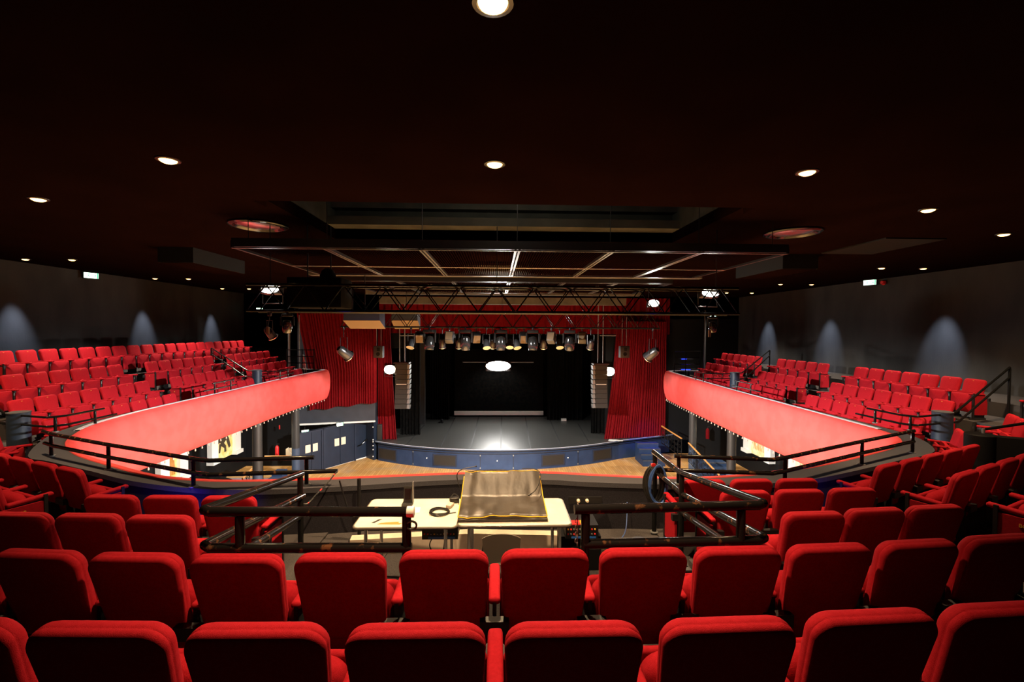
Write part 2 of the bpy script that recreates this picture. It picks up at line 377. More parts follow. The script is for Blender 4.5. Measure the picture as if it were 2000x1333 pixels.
fs = [(i*k+j, i*k+j+1, (i+1)*k+j+1, (i+1)*k+j) for i in range(len(O)-1) for j in range(k-1)]
mb.add(vs, fs)
# close the padding behind
vs2 = []
for i in range(len(O)): vs2 += [O[i]-nrm[i]*.03+Vector((0, 0, ZL-.02)), O[i]-nrm[i]*.03+Vector((0, 0, ZL-1.33))]
mb.add(vs2, [(2*i, 2*i+1, 2*i+3, 2*i+2) for i in range(len(O)-1)])
mb.build('padded_panel', M['fascia'], bf, smooth=60)
mb = MB(); vs = []
for i in range(len(O)): vs += [O[i]+Vector((0, 0, ZL)), I[i]+Vector((0, 0, ZL)), I[i]+Vector((0, 0, ZL-.06)), O[i]-nrm[i]*.05+Vector((0, 0, ZL-.06))]
fs = [(4*i+j, 4*i+(j+1) % 4, 4*i+4+(j+1) % 4, 4*i+4+j) for i in range(len(O)-1) for j in range(4)]
mb.add(vs, fs); mb.build('ledge', M['ledge'], bf, smooth=20)
for side in (0, 1):  # pale strips put in for the strong light along the ledge top
    mb = MB(); ids = [i for i in range(len(O)) if (O[i].x < -7.5 if side == 0 else O[i].x > 7.3) and O[i].y > 8.6]
    vs = []
    for i in ids:
        for a, b in ((-.16, 0), (-.16, .016), (-.07, .018), (-.07, 0)): vs.append(O[i]+nrm[i]*a+Vector((0, 0, ZL+b)))
    mb.add(vs, [(4*i+j, 4*i+(j+1) % 4, 4*i+4+(j+1) % 4, 4*i+4+j) for i in range(len(ids)-1) for j in range(4)])
    mb.build('lit_ledge_strip', M['paleedge'], bf, 20)
mb = MB(); vs = []
for i in range(len(O)):
    d = (O[i]-I[i]).normalized()
    vs += [I[i]+d*.01+Vector((0, 0, ZL-.05)), I[i]+d*.01+Vector((0, 0, -2.8)), I[i]+d*.09+Vector((0, 0, -2.8)), I[i]+d*.09+Vector((0, 0, ZL-.05))]
fs = [(4*i+j, 4*i+(j+1) % 4, 4*i+4+(j+1) % 4, 4*i+4+j) for i in range(len(O)-1) for j in range(4)]
mb.add(vs, fs); mb.build('inner_wall', M['carpet'], bf, smooth=40)
# row of little opal bulbs along the lower edge of both long sides
bulb_me = MB().lathe((0, 0, 0), [(.002, -.04), (.016, -.032), (.021, -.012), (.016, .01), (.010, .03)], 8).mesh('bulb', M['bulb'])
def resample(pts, step):
    out = [pts[0]]; acc = 0
    for i in range(1, len(pts)):
        seg = (pts[i]-pts[i-1]).length; 
        while acc+seg >= step:
            t = (step-acc)/seg; q = pts[i-1].lerp(pts[i], t); out.append(q); pts = pts[:i-1]+[q]+pts[i:] if False else pts
            seg -= (step-acc); acc = 0
            pts = list(pts); pts[i-1] = q
        acc += seg
    return out
base = Vector(bf.location)
for side in (0, 1):
    pts = [O[i]+nrm[i]*.03 for i in range(len(O)) if (O[i].x < -6.5 if side == 0 else O[i].x > 6.2) and 7.3 < O[i].y < 21.3]
    for q in resample(pts, .275)[1:]:
        piece('bulb', bulb_me, bf, (q.x-base.x, q.y-base.y, -1.345))

# ------------------------------------------------------------------ theatre seats
SW = .53
def rounded(w0, w1, h, rt, rb, n=6):
    """outline (x,z) of the upholstery: w1 wide at the top, w0 at the bottom"""
    pts = []
    def arc(cx, cz, r, a0, a1):
        for i in range(n+1):
            a = R(a0+(a1-a0)*i/n); pts.append((cx+r*math.cos(a), cz+r*math.sin(a)))
    arc(w1/2-rt, h-rt, rt, 0, 90); arc(-(w1/2-rt), h-rt, rt, 90, 180)
    arc(-(w0/2-rb), rb, rb, 180, 270); arc(w0/2-rb, rb, rb, 270, 360)
    return pts
def pad(outline, layers, tr):
    """layers: list of (depth y, inset); scaled about the outline's centre by inset"""
    cx = 0; zs = [p[1] for p in outline]; cz = (min(zs)+max(zs))/2; hw = max(p[0] for p in outline); hh = (max(zs)-min(zs))/2
    rings = []
    for y, ins in layers:
        fx, fz = (hw-ins)/hw, (hh-ins)/hh
        rings.append([tr @ Vector((p[0]*fx, y, cz+(p[1]-cz)*fz)) for p in outline])
    return rings
RECL = R(14)
BT = Matrix.Translation((0, .125, .375)) @ Matrix.Rotation(RECL, 4, 'X')      # leaning back: top to -y
back_out = rounded(.42, .466, .515, .072, .035)
mb = MB(); mb.loft(pad(back_out, [(-.030, .19), (-.032, .06), (-.032, .034), (-.030, .017), (-.025, .006), (-.014, .0), (-.003, -.001), (.001, .001), (.005, -.001), (.016, .0), (.030, .003), (.042, .012), (.050, .030), (.055, .06), (.058, .12), (.059, .2)], BT))
ME_BACK = mb.mesh('backrest', M['fabric'], 60)
CT = Matrix.Translation((0, .315, .15)) @ Matrix.Rotation(R(2), 4, 'X')
mb = MB(); mb.loft(pad(rounded(.468, .468, .415, .035, .03), [(.010, .19), (.010, .012), (.018, .002), (.03, 0), (.042, .002), (.050, .010), (.052, .19)], CT))
CT2 = Matrix.Translation((0, .30, .19)) @ Matrix.Rotation(R(9), 4, 'X')
mb.loft(pad(rounded(.44, .445, .42, .09, .03), [(-.085, .19), (-.080, .07), (-.062, .025), (-.035, .004), (-.01, 0), (.02, .002), (.03, .19)], CT2))
ME_CUSH = mb.mesh('seat_cushion', M['fabric'], 50)
AX = SW/2
mb = MB(); mb.rbox((0, .265, .566), (.064, .35, .042), .018, (R(3), 0, 0), 3); ME_ARM = mb.mesh('armrest', M['fabric'], 50)
mb = MB(); mb.box((0, .22, .28), (.022, .26, .55)).rbox((0, .24, .02), (.05, .36, .04), .012, None, 2).box((0, .28, .535), (.035, .18, .05))
mb.box((0, .052, .452), (.155, .05, .07)); ME_STD = mb.mesh('seat_standard', M['standard'], 30)
mb = MB(); mb.box((0, .352, .485), (.022, .006, .07)); ME_HINGE = mb.mesh('hinge_plate', M['zinc'], 0)
mb = MB(); mb.box((0, 0, 0), (.030, .004, .016)); ME_NUM = mb.mesh('number_plate', M['gold'], 0)
mb = MB(); mb.box((0, .21, .32), (.022, .30, .42)); ME_END = mb.mesh('end_panel', M['fabric'], 0)
mb = MB(); mb.box((0, .37, .30), (.035, .03, .58)); ME_STRIP = mb.mesh('edge_strip', M['blackmetal'], 0)
NUMM = BT @ Matrix.Translation((0, .052, .46))
def seat(x, y, ztop, rz, label, group, left=True, right=False, front=False, end_l=False, end_r=False, letters=None):
    t = thing('theatre_seat', label, 'seat', (x, y, ztop-.872), rz, group)
    piece('backrest', ME_BACK, t); piece('seat_cushion', ME_CUSH, t)
    for on, sx, e in ((left, -1, end_l), (right, 1, end_r)):
        if not on: continue
        piece('armrest', ME_ARM, t, (sx*AX, 0, 0)); st = piece('seat_standard', ME_STD, t, (sx*AX, 0, 0))
        if front: piece('hinge_plate', ME_HINGE, st)
        if e:
            ep = piece('end_panel', ME_END, t, (sx*(AX+.027), 0, 0)); piece('edge_strip', ME_STRIP, t, (sx*(AX+.027), 0, 0))
            if letters:
                text('row_letters', letters, M['goldtext'], ep, (sx*.0125, .20, .462), (PI/2, 0, sx*PI/2), .042)
    if front:
        o = piece('number_plate', ME_NUM, t); o.matrix_local = NUMM
    return t
def gallery(side, X, ztop, y0, pitch, n, desc, grp, ends=(True, True), letters=None):
    rz = -PI/2 if side < 0 else PI/2
    for i in range(n):                       # i counts away from the camera
        k = n-i                              # from the stage end
        near, far = i == 0, i == n-1
        nm = '%s from its stage end' % ORD[k]
        lab = 'red seat, %s, %s' % (desc, nm)
        # left gallery: local +x is towards -Y (the near side); right gallery: local +x is towards +Y
        if side < 0: l, r, el, er = True, near, far and ends[1], near and ends[0]
        else: l, r, el, er = True, far, near and ends[0], far and ends[1]
        seat(X, y0+i*pitch, ztop, rz, lab, grp, l, r, True, el, er, letters if (near if side < 0 else near) else None)
G = 'red tip-up seats of the left gallery'
gallery(-1, -11.75, -.59, 11.18, .556, 19, 'left gallery rear row by the wall', G)
gallery(-1, -10.7, -1.065, 9.83, .540, 7, 'left gallery second row from wall, near block', G)
gallery(-1, -10.7, -1.065, 14.41, .558, 6, 'left gallery second row from wall, middle block', G, letters='F')
gallery(-1, -10.7, -1.07, 18.55, .58, 6, 'left gallery second row from wall, stage block', G)
gallery(-1, -9.75, -1.49, 9.59, .530, 7, 'left gallery third row from wall, near block', G)
gallery(-1, -9.75, -1.50, 14.10, .552, 6, 'left gallery third row from wall, middle block', G, letters='E')
gallery(-1, -9.75, -1.50, 18.19, .574, 6, 'left gallery third row from wall, stage block', G)
gallery(-1, -8.85, -1.81, 9.35, .530, 7, 'left gallery row along the ledge, near block', G)
gallery(-1, -8.85, -1.83, 13.82, .542, 6, 'left gallery row along the ledge, middle block', G)
gallery(-1, -8.85, -1.83, 17.89, .545, 6, 'left gallery row along the ledge, stage block', G)
G = 'red tip-up seats of the right gallery'
gallery(1, 10.9, -1.08, 9.96, .535, 7, 'right gallery back row, near block', G)
gallery(1, 10.9, -1.08, 14.75, .555, 5, 'right gallery back row, middle block', G, letters='F')
gallery(1, 10.9, -1.08, 18.52, .558, 6, 'right gallery back row, stage block', G)
gallery(1, 9.9, -1.51, 9.69, .523, 7, 'right gallery middle row, near block', G)
gallery(1, 9.9, -1.51, 14.38, .54, 5, 'right gallery middle row, middle block', G, letters='E')
gallery(1, 9.9, -1.51, 18.06, .55, 6, 'right gallery middle row, stage block', G)
gallery(1, 8.95, -1.82, 9.40, .515, 7, 'right gallery row along the ledge, near block', G)
gallery(1, 8.95, -1.82, 14.0, .535, 5, 'right gallery row along the ledge, middle block', G)
gallery(1, 8.95, -1.82, 17.2, .535, 6, 'right gallery row along the ledge, stage block', G)
seat(10.9, 8.45, -1.08, PI/2, 'red tip-up seat alone beyond the right handrail at the picture edge', G, True, True, True, True, True)
# centre rows seen from behind
G = 'red seats of the centre block seen from behind'
def crow(pts, ztop, desc, first_arm=True, ends=(False, False), letters=None):
    n = len(pts)
    for i, (x, y, rz) in enumerate(pts):
        lab = 'red theatre seat seen from behind, %s, %s from the left' % (desc, ORD[i+1])
        seat(x, y, ztop, rz, lab, G, True, i == n-1, False, ends[0] and i == 0, ends[1] and i == n-1, letters)
crow([(-1.32-.53, 1.56, R(-2.5)), (-1.32, 1.525, R(-2)), (-.795, 1.505, R(-1)), (-.265, 1.49, 0), (.265, 1.485, 0), (.80, 1.495, R(1.5)), (1.335, 1.525, R(2.5)), (1.86, 1.555, R(3))], -1.0, 'row nearest the camera')
crow([(-2.90, 2.46, R(-6)), (-2.375, 2.40, R(-5)), (-1.85, 2.355, R(-3)), (-1.325, 2.33, R(-1.5)), (-.80, 2.33, R(-1)), (-.27, 2.35, 0), (.26, 2.35, 0), (.785, 2.35, R(.5)), (1.30, 2.355, R(1)), (1.82, 2.375, R(2.5)), (2.35, 2.41, R(4)), (2.88, 2.46, R(5))], -1.17, 'second row from camera')
crow([(-3.96, 3.42, R(-6)), (-3.43, 3.34, R(-4)), (-2.915, 3.31, R(-3)), (-2.39, 3.27, R(-2))], -1.345, 'third row, left of the desk')
crow([(2.35, 3.24, R(2)), (2.87, 3.30, R(4)), (3.385, 3.345, R(5))], -1.345, 'third row, right of the desk', ends=(True, False))
crow([(-3.42, 4.11, R(-3)), (-2.895, 4.09, R(-2)), (-2.37, 4.07, 0)], -1.5, 'fourth row, left of the desk', ends=(False, True))
crow([(2.33, 4.12, 0), (2.86, 4.14, R(1)), (3.395, 4.17, R(3))], -1.5, 'fourth row, right of the desk', ends=(True, False))
crow([(2.28, 4.85, 0), (2.81, 4.86, R(1)), (3.33, 4.87, R(2))], -1.64, 'front row, right of the desk', ends=(True, False))
# angled blocks
G = 'red seats of the angled corner blocks'
def arow(x, y, ztop, dirdeg, n, step, desc, sgn, letters=None, skip=0):
    a = R(dirdeg)
    for i in range(n):
        px, py = x+sgn*i*step*math.cos(a), y+i*step*math.sin(a)
        lab = 'red theatre seat in the angled block, %s, %s from the aisle' % (desc, ORD[i+1])
        if sgn > 0: seat(px, py, ztop, a, lab, G, True, i == n-1, False, i == 0, False, letters if i == 0 else None)
        else: seat(px, py, ztop, -a, lab, G, i == n-1, True, False, False, i == 0, letters if i == 0 else None)
arow(4.73, 5.27, -1.6, 23.6, 5, .525, 'right front row at ledge', 1, 'BA')
arow(4.78, 4.42, -1.43, 24.5, 6, .52, 'right middle row', 1, 'BB')
arow(4.88, 3.66, -1.26, 25, 3, .52, 'right rear row', 1, 'BC')
arow(-4.82, 5.25, -1.6, 23.6, 5, .515, 'left front row at ledge', -1, 'BA')
arow(-5.02, 4.55, -1.43, 24.5, 4, .52, 'left middle row', -1, 'BB')
# corner seats turned towards the hall
G = 'red seats at the gallery corners facing across the hall'
for i, (x, y) in enumerate(((8.72, 8.20), (8.41, 7.77), (8.10, 7.34))):
    seat(x, y, -1.848, R(54), 'red corner seat facing left below the short right column, %s from the column' % ORD[i+1], G, True, True, True)
for i, (x, y) in enumerate(((9.45, 7.95), (9.14, 7.52))):
    seat(x, y, -1.52, R(54), 'red corner seat facing left behind the dark half wall, %s from the aisle' % ORD[i+1], G, True, True, True)
for i, (x, y) in enumerate(((-8.08, 7.46), (-7.83, 6.99), (-7.58, 6.52))):
    seat(x, y, -1.70, R(-62), 'red corner seat facing right at left picture edge, %s from the blue column' % ORD[i+1], G, True, True, True)

# ------------------------------------------------------------------ rails
def railset(name, label, bars, posts, group=None, m='rail', r=.026, pr=.024, base=True):
    """bars: list of point lists; posts: list of (top, bottom z)"""
    b0 = Vector(posts[0][0]); loc = (b0.x, b0.y, posts[0][1])
    t = thing(name, label, 'railing', loc, 0, group)
    for bar in bars: MB().tube(bar, r, 12).build('rail', M[m], t)
    for p, z in posts:
        mb = MB(); p = Vector(p); mb.tube([(p.x, p.y, z), (p.x, p.y, p.z-.03), (p.x, p.y, p.z-.005)], [pr, pr, pr*.6], 10)
        q = mb.build('post', M['railclean'], t)
        if base: MB().lathe((p.x, p.y, z), [(.05, 0), (.05, .012), (.03, .016)], 12).build('base_plate', M['zinc'], q)
    return t
zu, zl = -1.585, -1.755
for sgn, nm in ((-1, 'left'), (1, 'right')):
    if sgn < 0:
        up = [(-2.23, 5.62, zu), (-3.42, 5.50, zu), (-3.62, 5.56, zu), (-5.29, 6.30, zu), (-6.50, 6.87, zu), (-6.85, 7.08, zu)]
        lo = [(-1.95, 5.62, zl), (-3.42, 5.50, zl), (-3.62, 5.56, zl), (-5.29, 6.30, zl), (-6.50, 6.87, zl), (-6.80, 7.05, zl)]
        ps = [((-2.34, 5.66, zu), ZL), ((-3.68, 5.62, zu), ZL), ((-5.27, 6.33, zu), ZL), ((-6.66, 7.0, zu), ZL)]
    else:
        up = [(2.24, 5.62, zu), (3.40, 5.44, zu), (3.62, 5.53, zu), (5.29, 6.35, zu), (6.66, 7.0, zu)]
        lo = [(1.98, 5.62, zl), (3.40, 5.44, zl), (3.62, 5.53, zl), (5.29, 6.35, zl), (6.66, 7.0, zl)]
        ps = [((2.30, 5.62, zu), ZL), ((3.63, 5.56, zu), ZL), ((5.30, 6.38, zu), ZL), ((6.66, 7.02, zu), ZL)]
    railset('ledge_railing', 'worn black two-bar railing on the balcony ledge, %s of the desk' % nm, [up, lo], ps, 'worn rails on the balcony ledge')
railset('desk_railing', 'worn black two-bar railing round the left side of the technical desk', [
    [(-.52, 2.8, -1.13), (-1.74, 2.8, -1.12), (-1.79, 2.83, -1.12), (-2.0, 4.72, -1.50)], [(-.52, 2.8, -1.355), (-1.74, 2.8, -1.345), (-1.79, 2.83, -1.34), (-1.99, 4.72, -1.73)], [(-1.86, 3.3, -1.64), (-2.0, 4.72, -1.93)]],
    [((-.55, 2.8, -1.13), FL[2]), ((-1.56, 2.8, -1.12), FL[2]), ((-1.99, 4.66, -1.49), -2.5)], m='rail', r=.030, pr=.028)
railset('desk_railing', 'worn black two-bar railing round the right side of the technical desk', [
    [(.49, 2.8, -1.125), (1.66, 2.8, -1.105), (1.71, 2.83, -1.105), (1.95, 4.7, -1.505), (1.955, 5.55, -1.515)], [(.55, 2.8, -1.345), (1.66, 2.8, -1.33), (1.72, 2.83, -1.33), (1.97, 4.7, -1.735), (1.98, 5.55, -1.75)], [(1.80, 3.3, -1.64), (1.97, 4.7, -1.93)]],
    [((.56, 2.8, -1.125), FL[2]), ((1.55, 2.8, -1.105), FL[2]), ((1.95, 4.68, -1.50), -2.5), ((1.955, 5.5, -1.51), -2.5)], m='rail', r=.030, pr=.028)
MB().lathe((-.535, 2.8, -1.13), [(.032, -.012), (.034, -.012), (.034, .03), (.028, .032)], 16, axis=(1, 0, 0)).build('tape_roll', M['white'])
tag(bpy.data.objects['tape_roll'], 'white tape wrapped on the end of the left desk rail', 'tape')
# columns, aisle handrails
def column(name, label, x, y, z0, z1, r, group=None, m='columnblue'):
    t = thing(name, label, 'post', (x, y, z0), 0, group)
    MB().lathe((x, y, z0), [(r, 0), (r, z1-z0-.02)], 28).build('shaft', M[m], t)
    MB().lathe((x, y, z1-.02), [(r+.006, 0), (r+.006, .016), (r-.01, .02)], 28).build('cap', M['ledgedark'], t)
    return t
zt = {}
for sgn, nm in ((-1, 'left'), (1, 'right')):
    column('short_column', 'short blue grey round column at the near end of the %s gallery' % nm, sgn*8.97, 8.82, -2.72, -1.60, .165, 'short gallery columns')
    x0 = sgn*8.97
    railset('aisle_handrail', 'black two-bar stair handrail rising behind the near %s column' % nm, [
        [(x0+sgn*.1, 8.85, -1.66), (sgn*9.35, 8.92, -1.64), (sgn*11.05, 9.42, -.76)], [(x0+sgn*.1, 8.85, -1.86), (sgn*9.45, 8.95, -1.84), (sgn*11.05, 9.42, -.98)]],
        [((sgn*11.05, 9.42, -.76), -1.93)], 'stair handrails in the galleries', 'railclean', .022, .025)
    t = railset('column_rail', 'black two-bar rail from the near %s column to the ledge' % nm, [
        [(x0-sgn*.1, 8.75, -1.66), (sgn*8.2, 8.55, -1.66), (sgn*8.02, 8.75, -1.66), (sgn*7.98, 9.5, -1.66)], [(x0-sgn*.1, 8.75, -1.83), (sgn*8.2, 8.55, -1.83), (sgn*8.02, 8.75, -1.83), (sgn*7.98, 9.8, -1.83)]],
        [((sgn*8.12, 8.62, -1.66), ZL), ((sgn*7.99, 9.3, -1.66), ZL)], 'rails joining the columns to the ledge', 'railclean', .02, .024)
    yc = 17.2 if sgn < 0 else 16.68; yt = 17.75 if sgn < 0 else 17.8
    column('short_column', 'small blue grey round column halfway along the %s gallery' % nm, sgn*8.90, yc, -2.72, -1.56, .165, 'short gallery columns')
    railset('aisle_handrail', 'black two-bar stair handrail at the middle steps of the %s gallery' % nm, [
        [(sgn*8.98, yc, -1.62), (sgn*9.3, yt*.2+yc*.8, -1.60), (sgn*10.9, yt, -.78)], [(sgn*8.98, yc, -1.84), (sgn*9.4, yt*.2+yc*.8, -1.82), (sgn*10.9, yt, -1.0)]],
        [((sgn*10.9, yt, -.78), -1.93)], 'stair handrails in the galleries', 'railclean', .022, .025)
    xl = -8.13 if sgn < 0 else 7.78
    railset('column_rail', 'black two-bar rail from the middle %s column to the ledge' % nm, [
        [(sgn*8.85, yc, -1.62), (xl+sgn*.1, yc+.1, -1.62), (xl, yc+.25, -1.62), (xl, yc+1.0, -1.62)], [(sgn*8.85, yc, -1.80), (xl+sgn*.1, yc+.1, -1.80), (xl, yc-.25, -1.80), (xl, yc+1.3, -1.80)]],
        [((xl, yc+.15, -1.62), ZL), ((xl, yc+.8, -1.62), ZL)], 'rails joining the columns to the ledge', 'railclean', .018, .02)
    yk = 13.5
    xl = -8.2 if sgn < 0 else 7.7
    railset('ledge_rail', 'short two-bar rail on the ledge of the %s gallery by the steps' % nm, [
        [(xl, yk-.1, -1.62), (xl, yk+.95, -1.62)], [(xl, yk-.5, -1.79), (xl, yk+1.1, -1.79)]],
        [((xl, yk, -1.62), ZL), ((xl, yk+.8, -1.62), ZL)], 'short rails on the gallery ledges', 'railclean', .018, .02)
# dark half wall behind the right corner
t = thing('half_wall', 'dark curved half wall with handrail at the right picture edge', 'wall', (7.62, 6.9, -2.7))
MB().lathe((7.68, 6.93, -2.7), [(.19, 0), (.19, 1.07), (.17, 1.085)], 24).build('rounded_end', M['black'], t)
MB().prism([(7.66, 7.05), (7.7, 6.78), (8.7, 6.1), (8.8, 6.25)], -2.7, -1.63).build('panel', M['black'], t)
MB().tube([(7.78, 6.95, -1.55), (8.3, 6.8, -1.42), (8.9, 6.6, -1.25)], .022, 10).build('handrail', M['railclean'], t)
MB().tube([(7.75, 6.95, -1.62), (7.75, 6.95, -1.54)], .02, 8).build('bracket', M['zinc'], t)

# ------------------------------------------------------------------ technical desk
ZD = -1.75; ZB = -2.52
def desk(x0, x1, y0, y1, label, group):
    t = thing('folding_table', label, 'table', ((x0+x1)/2, (y0+y1)/2, ZB), 0, group)
    r = .05; pl = []
    for cx, cy, a0 in ((x1-r, y1-r, 0), (x0+r, y1-r, 90), (x0+r, y0+r, 180), (x1-r, y0+r, 270)):
        for i in range(5): a = R(a0+90*i/4); pl.append((cx+r*math.cos(a), cy+r*math.sin(a)))
    MB().prism(pl, ZD-.022, ZD).build('tabletop', M['laminate'], t)
    mb = MB(); mb.tube([(p[0], p[1], ZD-.012) for p in pl], .013, 8, closed=True); mb.build('edge_band', M['greyplastic'], t)
    for lx in (x0+.10, x1-.10):
        for ly in (y0+.06, y1-.06):
            MB().tube([(lx, ly, ZB), (lx, ly, ZD-.02)], .016, 10).build('leg', M['chrome'], t)
    return t
desk(-1.26, -.35, 4.0, 4.67, 'cream folding table left of the covered mixing console', 'tables of the technical desk')
desk(-.34, .68, 4.02, 4.66, 'cream folding table carrying the covered mixing console', 'tables of the technical desk')
# stains on the left table top
MB().prism([(-1.06, 4.06), (-.86, 4.05), (-.84, 4.08), (-.88, 4.085), (-.87, 4.11), (-.96, 4.10), (-1.03, 4.09)], ZD, ZD+.0015).build('stain', M['orange'], bpy.data.objects['folding_table'])
MB().prism([(-1.12, 4.09), (-1.09, 4.09), (-1.04, 4.17), (-1.07, 4.17)], ZD, ZD+.0015).build('tape_mark', M['speaker'], bpy.data.objects['folding_table'])
# covered console
t = thing('covered_console', 'mixing console under a dark vinyl dust cover with yellow piping', 'mixing console', (.06, 4.4, ZD))
bx0, bx1 = -.345, .47
def cover(u, v):
    # v 0 front-bottom .. 1 back-top
    prof = [(4.085, ZD+.005), (4.07, ZD+.03), (4.09, ZD+.06), (4.20, ZD+.075), (4.32, ZD+.088), (4.45, ZD+.108), (4.54, ZD+.20), (4.625, ZD+.29), (4.69, ZD+.285), (4.71, ZD+.005)]
    s = v*(len(prof)-1); i = min(int(s), len(prof)-2); f = s-i
    y = prof[i][0]*(1-f)+prof[i+1][0]*f; z = prof[i][1]*(1-f)+prof[i+1][1]*f
    sh = .03*max(0, (z-ZD)/.3)
    x = bx0+sh+(bx1-bx0-2*sh)*u
    w = noise.noise(Vector((x*5, y*6, 1.7)))*.022+noise.noise(Vector((x*14, y*5, 5.1)))*.009
    k = min(1, 4*min(u, 1-u)*3)*(1 if .12 < v < .95 else .2)
    return Vector((x, y, max(ZD+.003, z+w*k)))
mb = MB(); mb.grid(cover, 44, 45)
for u in (0, 1):
    ring = [cover(u, j/45) for j in range(46)]
    mb.add(ring, [tuple(range(46))])
mb.build('dust_cover', M['vinyl'], t, 50)
for u in (0.0, 1.0):
    MB().tube([cover(u, v)+Vector(((.003 if u else -.003), 0, .002)) for v in [j/45 for j in range(8, 34)]], .0045, 6).build('piping', M['yellow'], t)
MB().tube([cover(u/20, 8/45)+Vector((0, -.003, .002)) for u in range(21)], .0045, 6).build('piping', M['yellow'], t)
MB().tube([cover(u/20, 35.3/45)+Vector((0, .0, .003)) for u in range(21)], .0035, 6).build('piping', M['yellow'], t)
for nm, pts in (('left end', [(-.36, 4.62, ZD+.10), (-.40, 4.64, ZD+.24), (-.36, 4.66, ZD+.30), (-.24, 4.68, ZD+.325), (-.20, 4.68, ZD+.33)]), ('right end', [(.27, 4.68, ZD+.305), (.40, 4.66, ZD+.305), (.45, 4.62, ZD+.28), (.44, 4.5, ZD+.24), (.38, 4.36, ZD+.19), (.31, 4.30, ZD+.165)])):
    p = smoothpath(pts, 6)
    g = thing('gooseneck_lamp', 'thin black gooseneck lamp at the %s of the covered console' % nm, 'lamp', pts[0], 0, 'console gooseneck lamps')
    MB().tube(p, .0045, 6).build('neck', M['cable'], g)
    a, b = p[-4], p[-1]
    MB().tube([a, b], .008, 8).build('lamp_head', M['cable'], g)
# small items on the left table
t = thing('tablet_stand', 'small black screen device in an upright stand on the left table', 'device', (-.93, 4.5, ZD))
MB().box((-.875, 4.50, ZD+.012), (.10, .09, .024)).build('base', M['speaker'], t)
MB().box((-.875, 4.53, ZD+.095), (.085, .016, .165), (R(-8), 0, 0)).build('body', M['speaker'], t)
MB().box((-.875, 4.518, ZD+.105), (.06, .006, .10), (R(-8), 0, 0)).build('screen', M['lacquer'], t)
MB().box((-.825, 4.525, ZD+.12), (.008, .05, .21)).build('side_plate', M['zinc'], t)
tag(MB().box((-.84, 4.36, ZD+.002), (.22, .14, .003), (0, 0, R(5))).build('paper_sheet', M['paper']), 'white paper sheet lying in front of the small screen device', 'paper')
mb = MB(); pts = []
for i in range(140):
    a = 2*PI*i/28; rr = .078+.010*math.sin(i*.37); pts.append((-.535+rr*math.cos(a)*1.1, 4.30+rr*math.sin(a)*1.05, ZD+.006+.0035*(i/28)+.002*math.sin(i*.9)))
pts += [(-.44, 4.28, ZD+.006), (-.38, 4.30, ZD+.006)]
mb.tube(pts, .0045, 6); tag(mb.build('coiled_cable', M['cable']), 'black cable coiled flat on the left table beside the console', 'cable')
t = thing('power_adapter', 'dark plug adapter with clip left of the covered console', 'adapter', (-.44, 4.46, ZD))
MB().rbox((-.45, 4.44, ZD+.018), (.05, .09, .034), .006, (0, 0, R(-20))).build('body', M['trunking'], t)
MB().rbox((-.42, 4.56, ZD+.03), (.09, .06, .05), .01, (0, 0, R(15))).build('plug', M['cable'], t)
MB().tube(smoothpath([(-.46, 4.52, ZD+.04), (-.43, 4.6, ZD+.07), (-.38, 4.58, ZD+.05), (-.37, 4.5, ZD+.02)], 6), .006, 6).build('lead', M['cable'], t)
# racks under the tables
def rack(x0, x1, y, z0, z1, label, reds):
    t = thing('equipment_rack', label, 'electronics', ((x0+x1)/2, y+.15, z0), 0, 'electronics under the desk')
    MB().box(((x0+x1)/2, y+.15, (z0+z1)/2), (x1-x0, .3, z1-z0)).build('case', M['blackmetal'], t)
    w = x1-x0
    for row in range(2):
        for i in range(10):
            c = M['redplastic'] if (i+row) % 7 in reds else (M['zinc'] if i % 3 else M['gold'])
            MB().lathe((x0+w*(i+.8)/11, y-.002, z0+(z1-z0)*(.36+.36*row)), [(.008, 0), (.007, .014)], 8, axis=(0, -1, 0)).build('knob', c, t)
    MB().box((x0+w*.55, y-.004, z0+(z1-z0)*.12), (w*.75, .008, (z1-z0)*.14)).build('label_strip', M['bluetape'], t)
    return t
t = rack(-.72, -.37, 4.42, -2.06, -1.90, 'black effects rack with coloured knobs hanging below the left table', (0, 1))
MB().box((-.70, 4.43, -1.895), (.1, .1, .006)).build('red_strip', M['redplastic'], t)
t = rack(.72, 1.06, 4.62, -2.16, -2.02, 'black patch box with red and yellow strip right of the desk', (0, 2))
MB().box((.80, 4.68, -2.017), (.16, .1, .006)).build('red_strip', M['redplastic'], t)
MB().box((.92, 4.68, -2.017), (.09, .1, .006)).build('yellow_strip', M['yellow'], t)
tag(MB().box((.89, 4.82, -2.34), (.42, .30, .36)).build('equipment_case', M['black']), 'black equipment case standing under the patch box', 'case')
# cable trunking along the parapet foot
mb = MB(); mb.box((-.97, 5.15, -2.43), (1.3, .12, .18), (0, 0, R(6))).box((.30, 5.18, -2.43), (1.25, .12, .18), (0, 0, R(-4))).box((1.22, 5.02, -2.45), (.62, .12, .14), (0, 0, R(-5)))
o = mb.build('cable_trunking', M['trunking']); tag(o, 'cream cable trunking along the floor behind the desk legs', 'trunking')
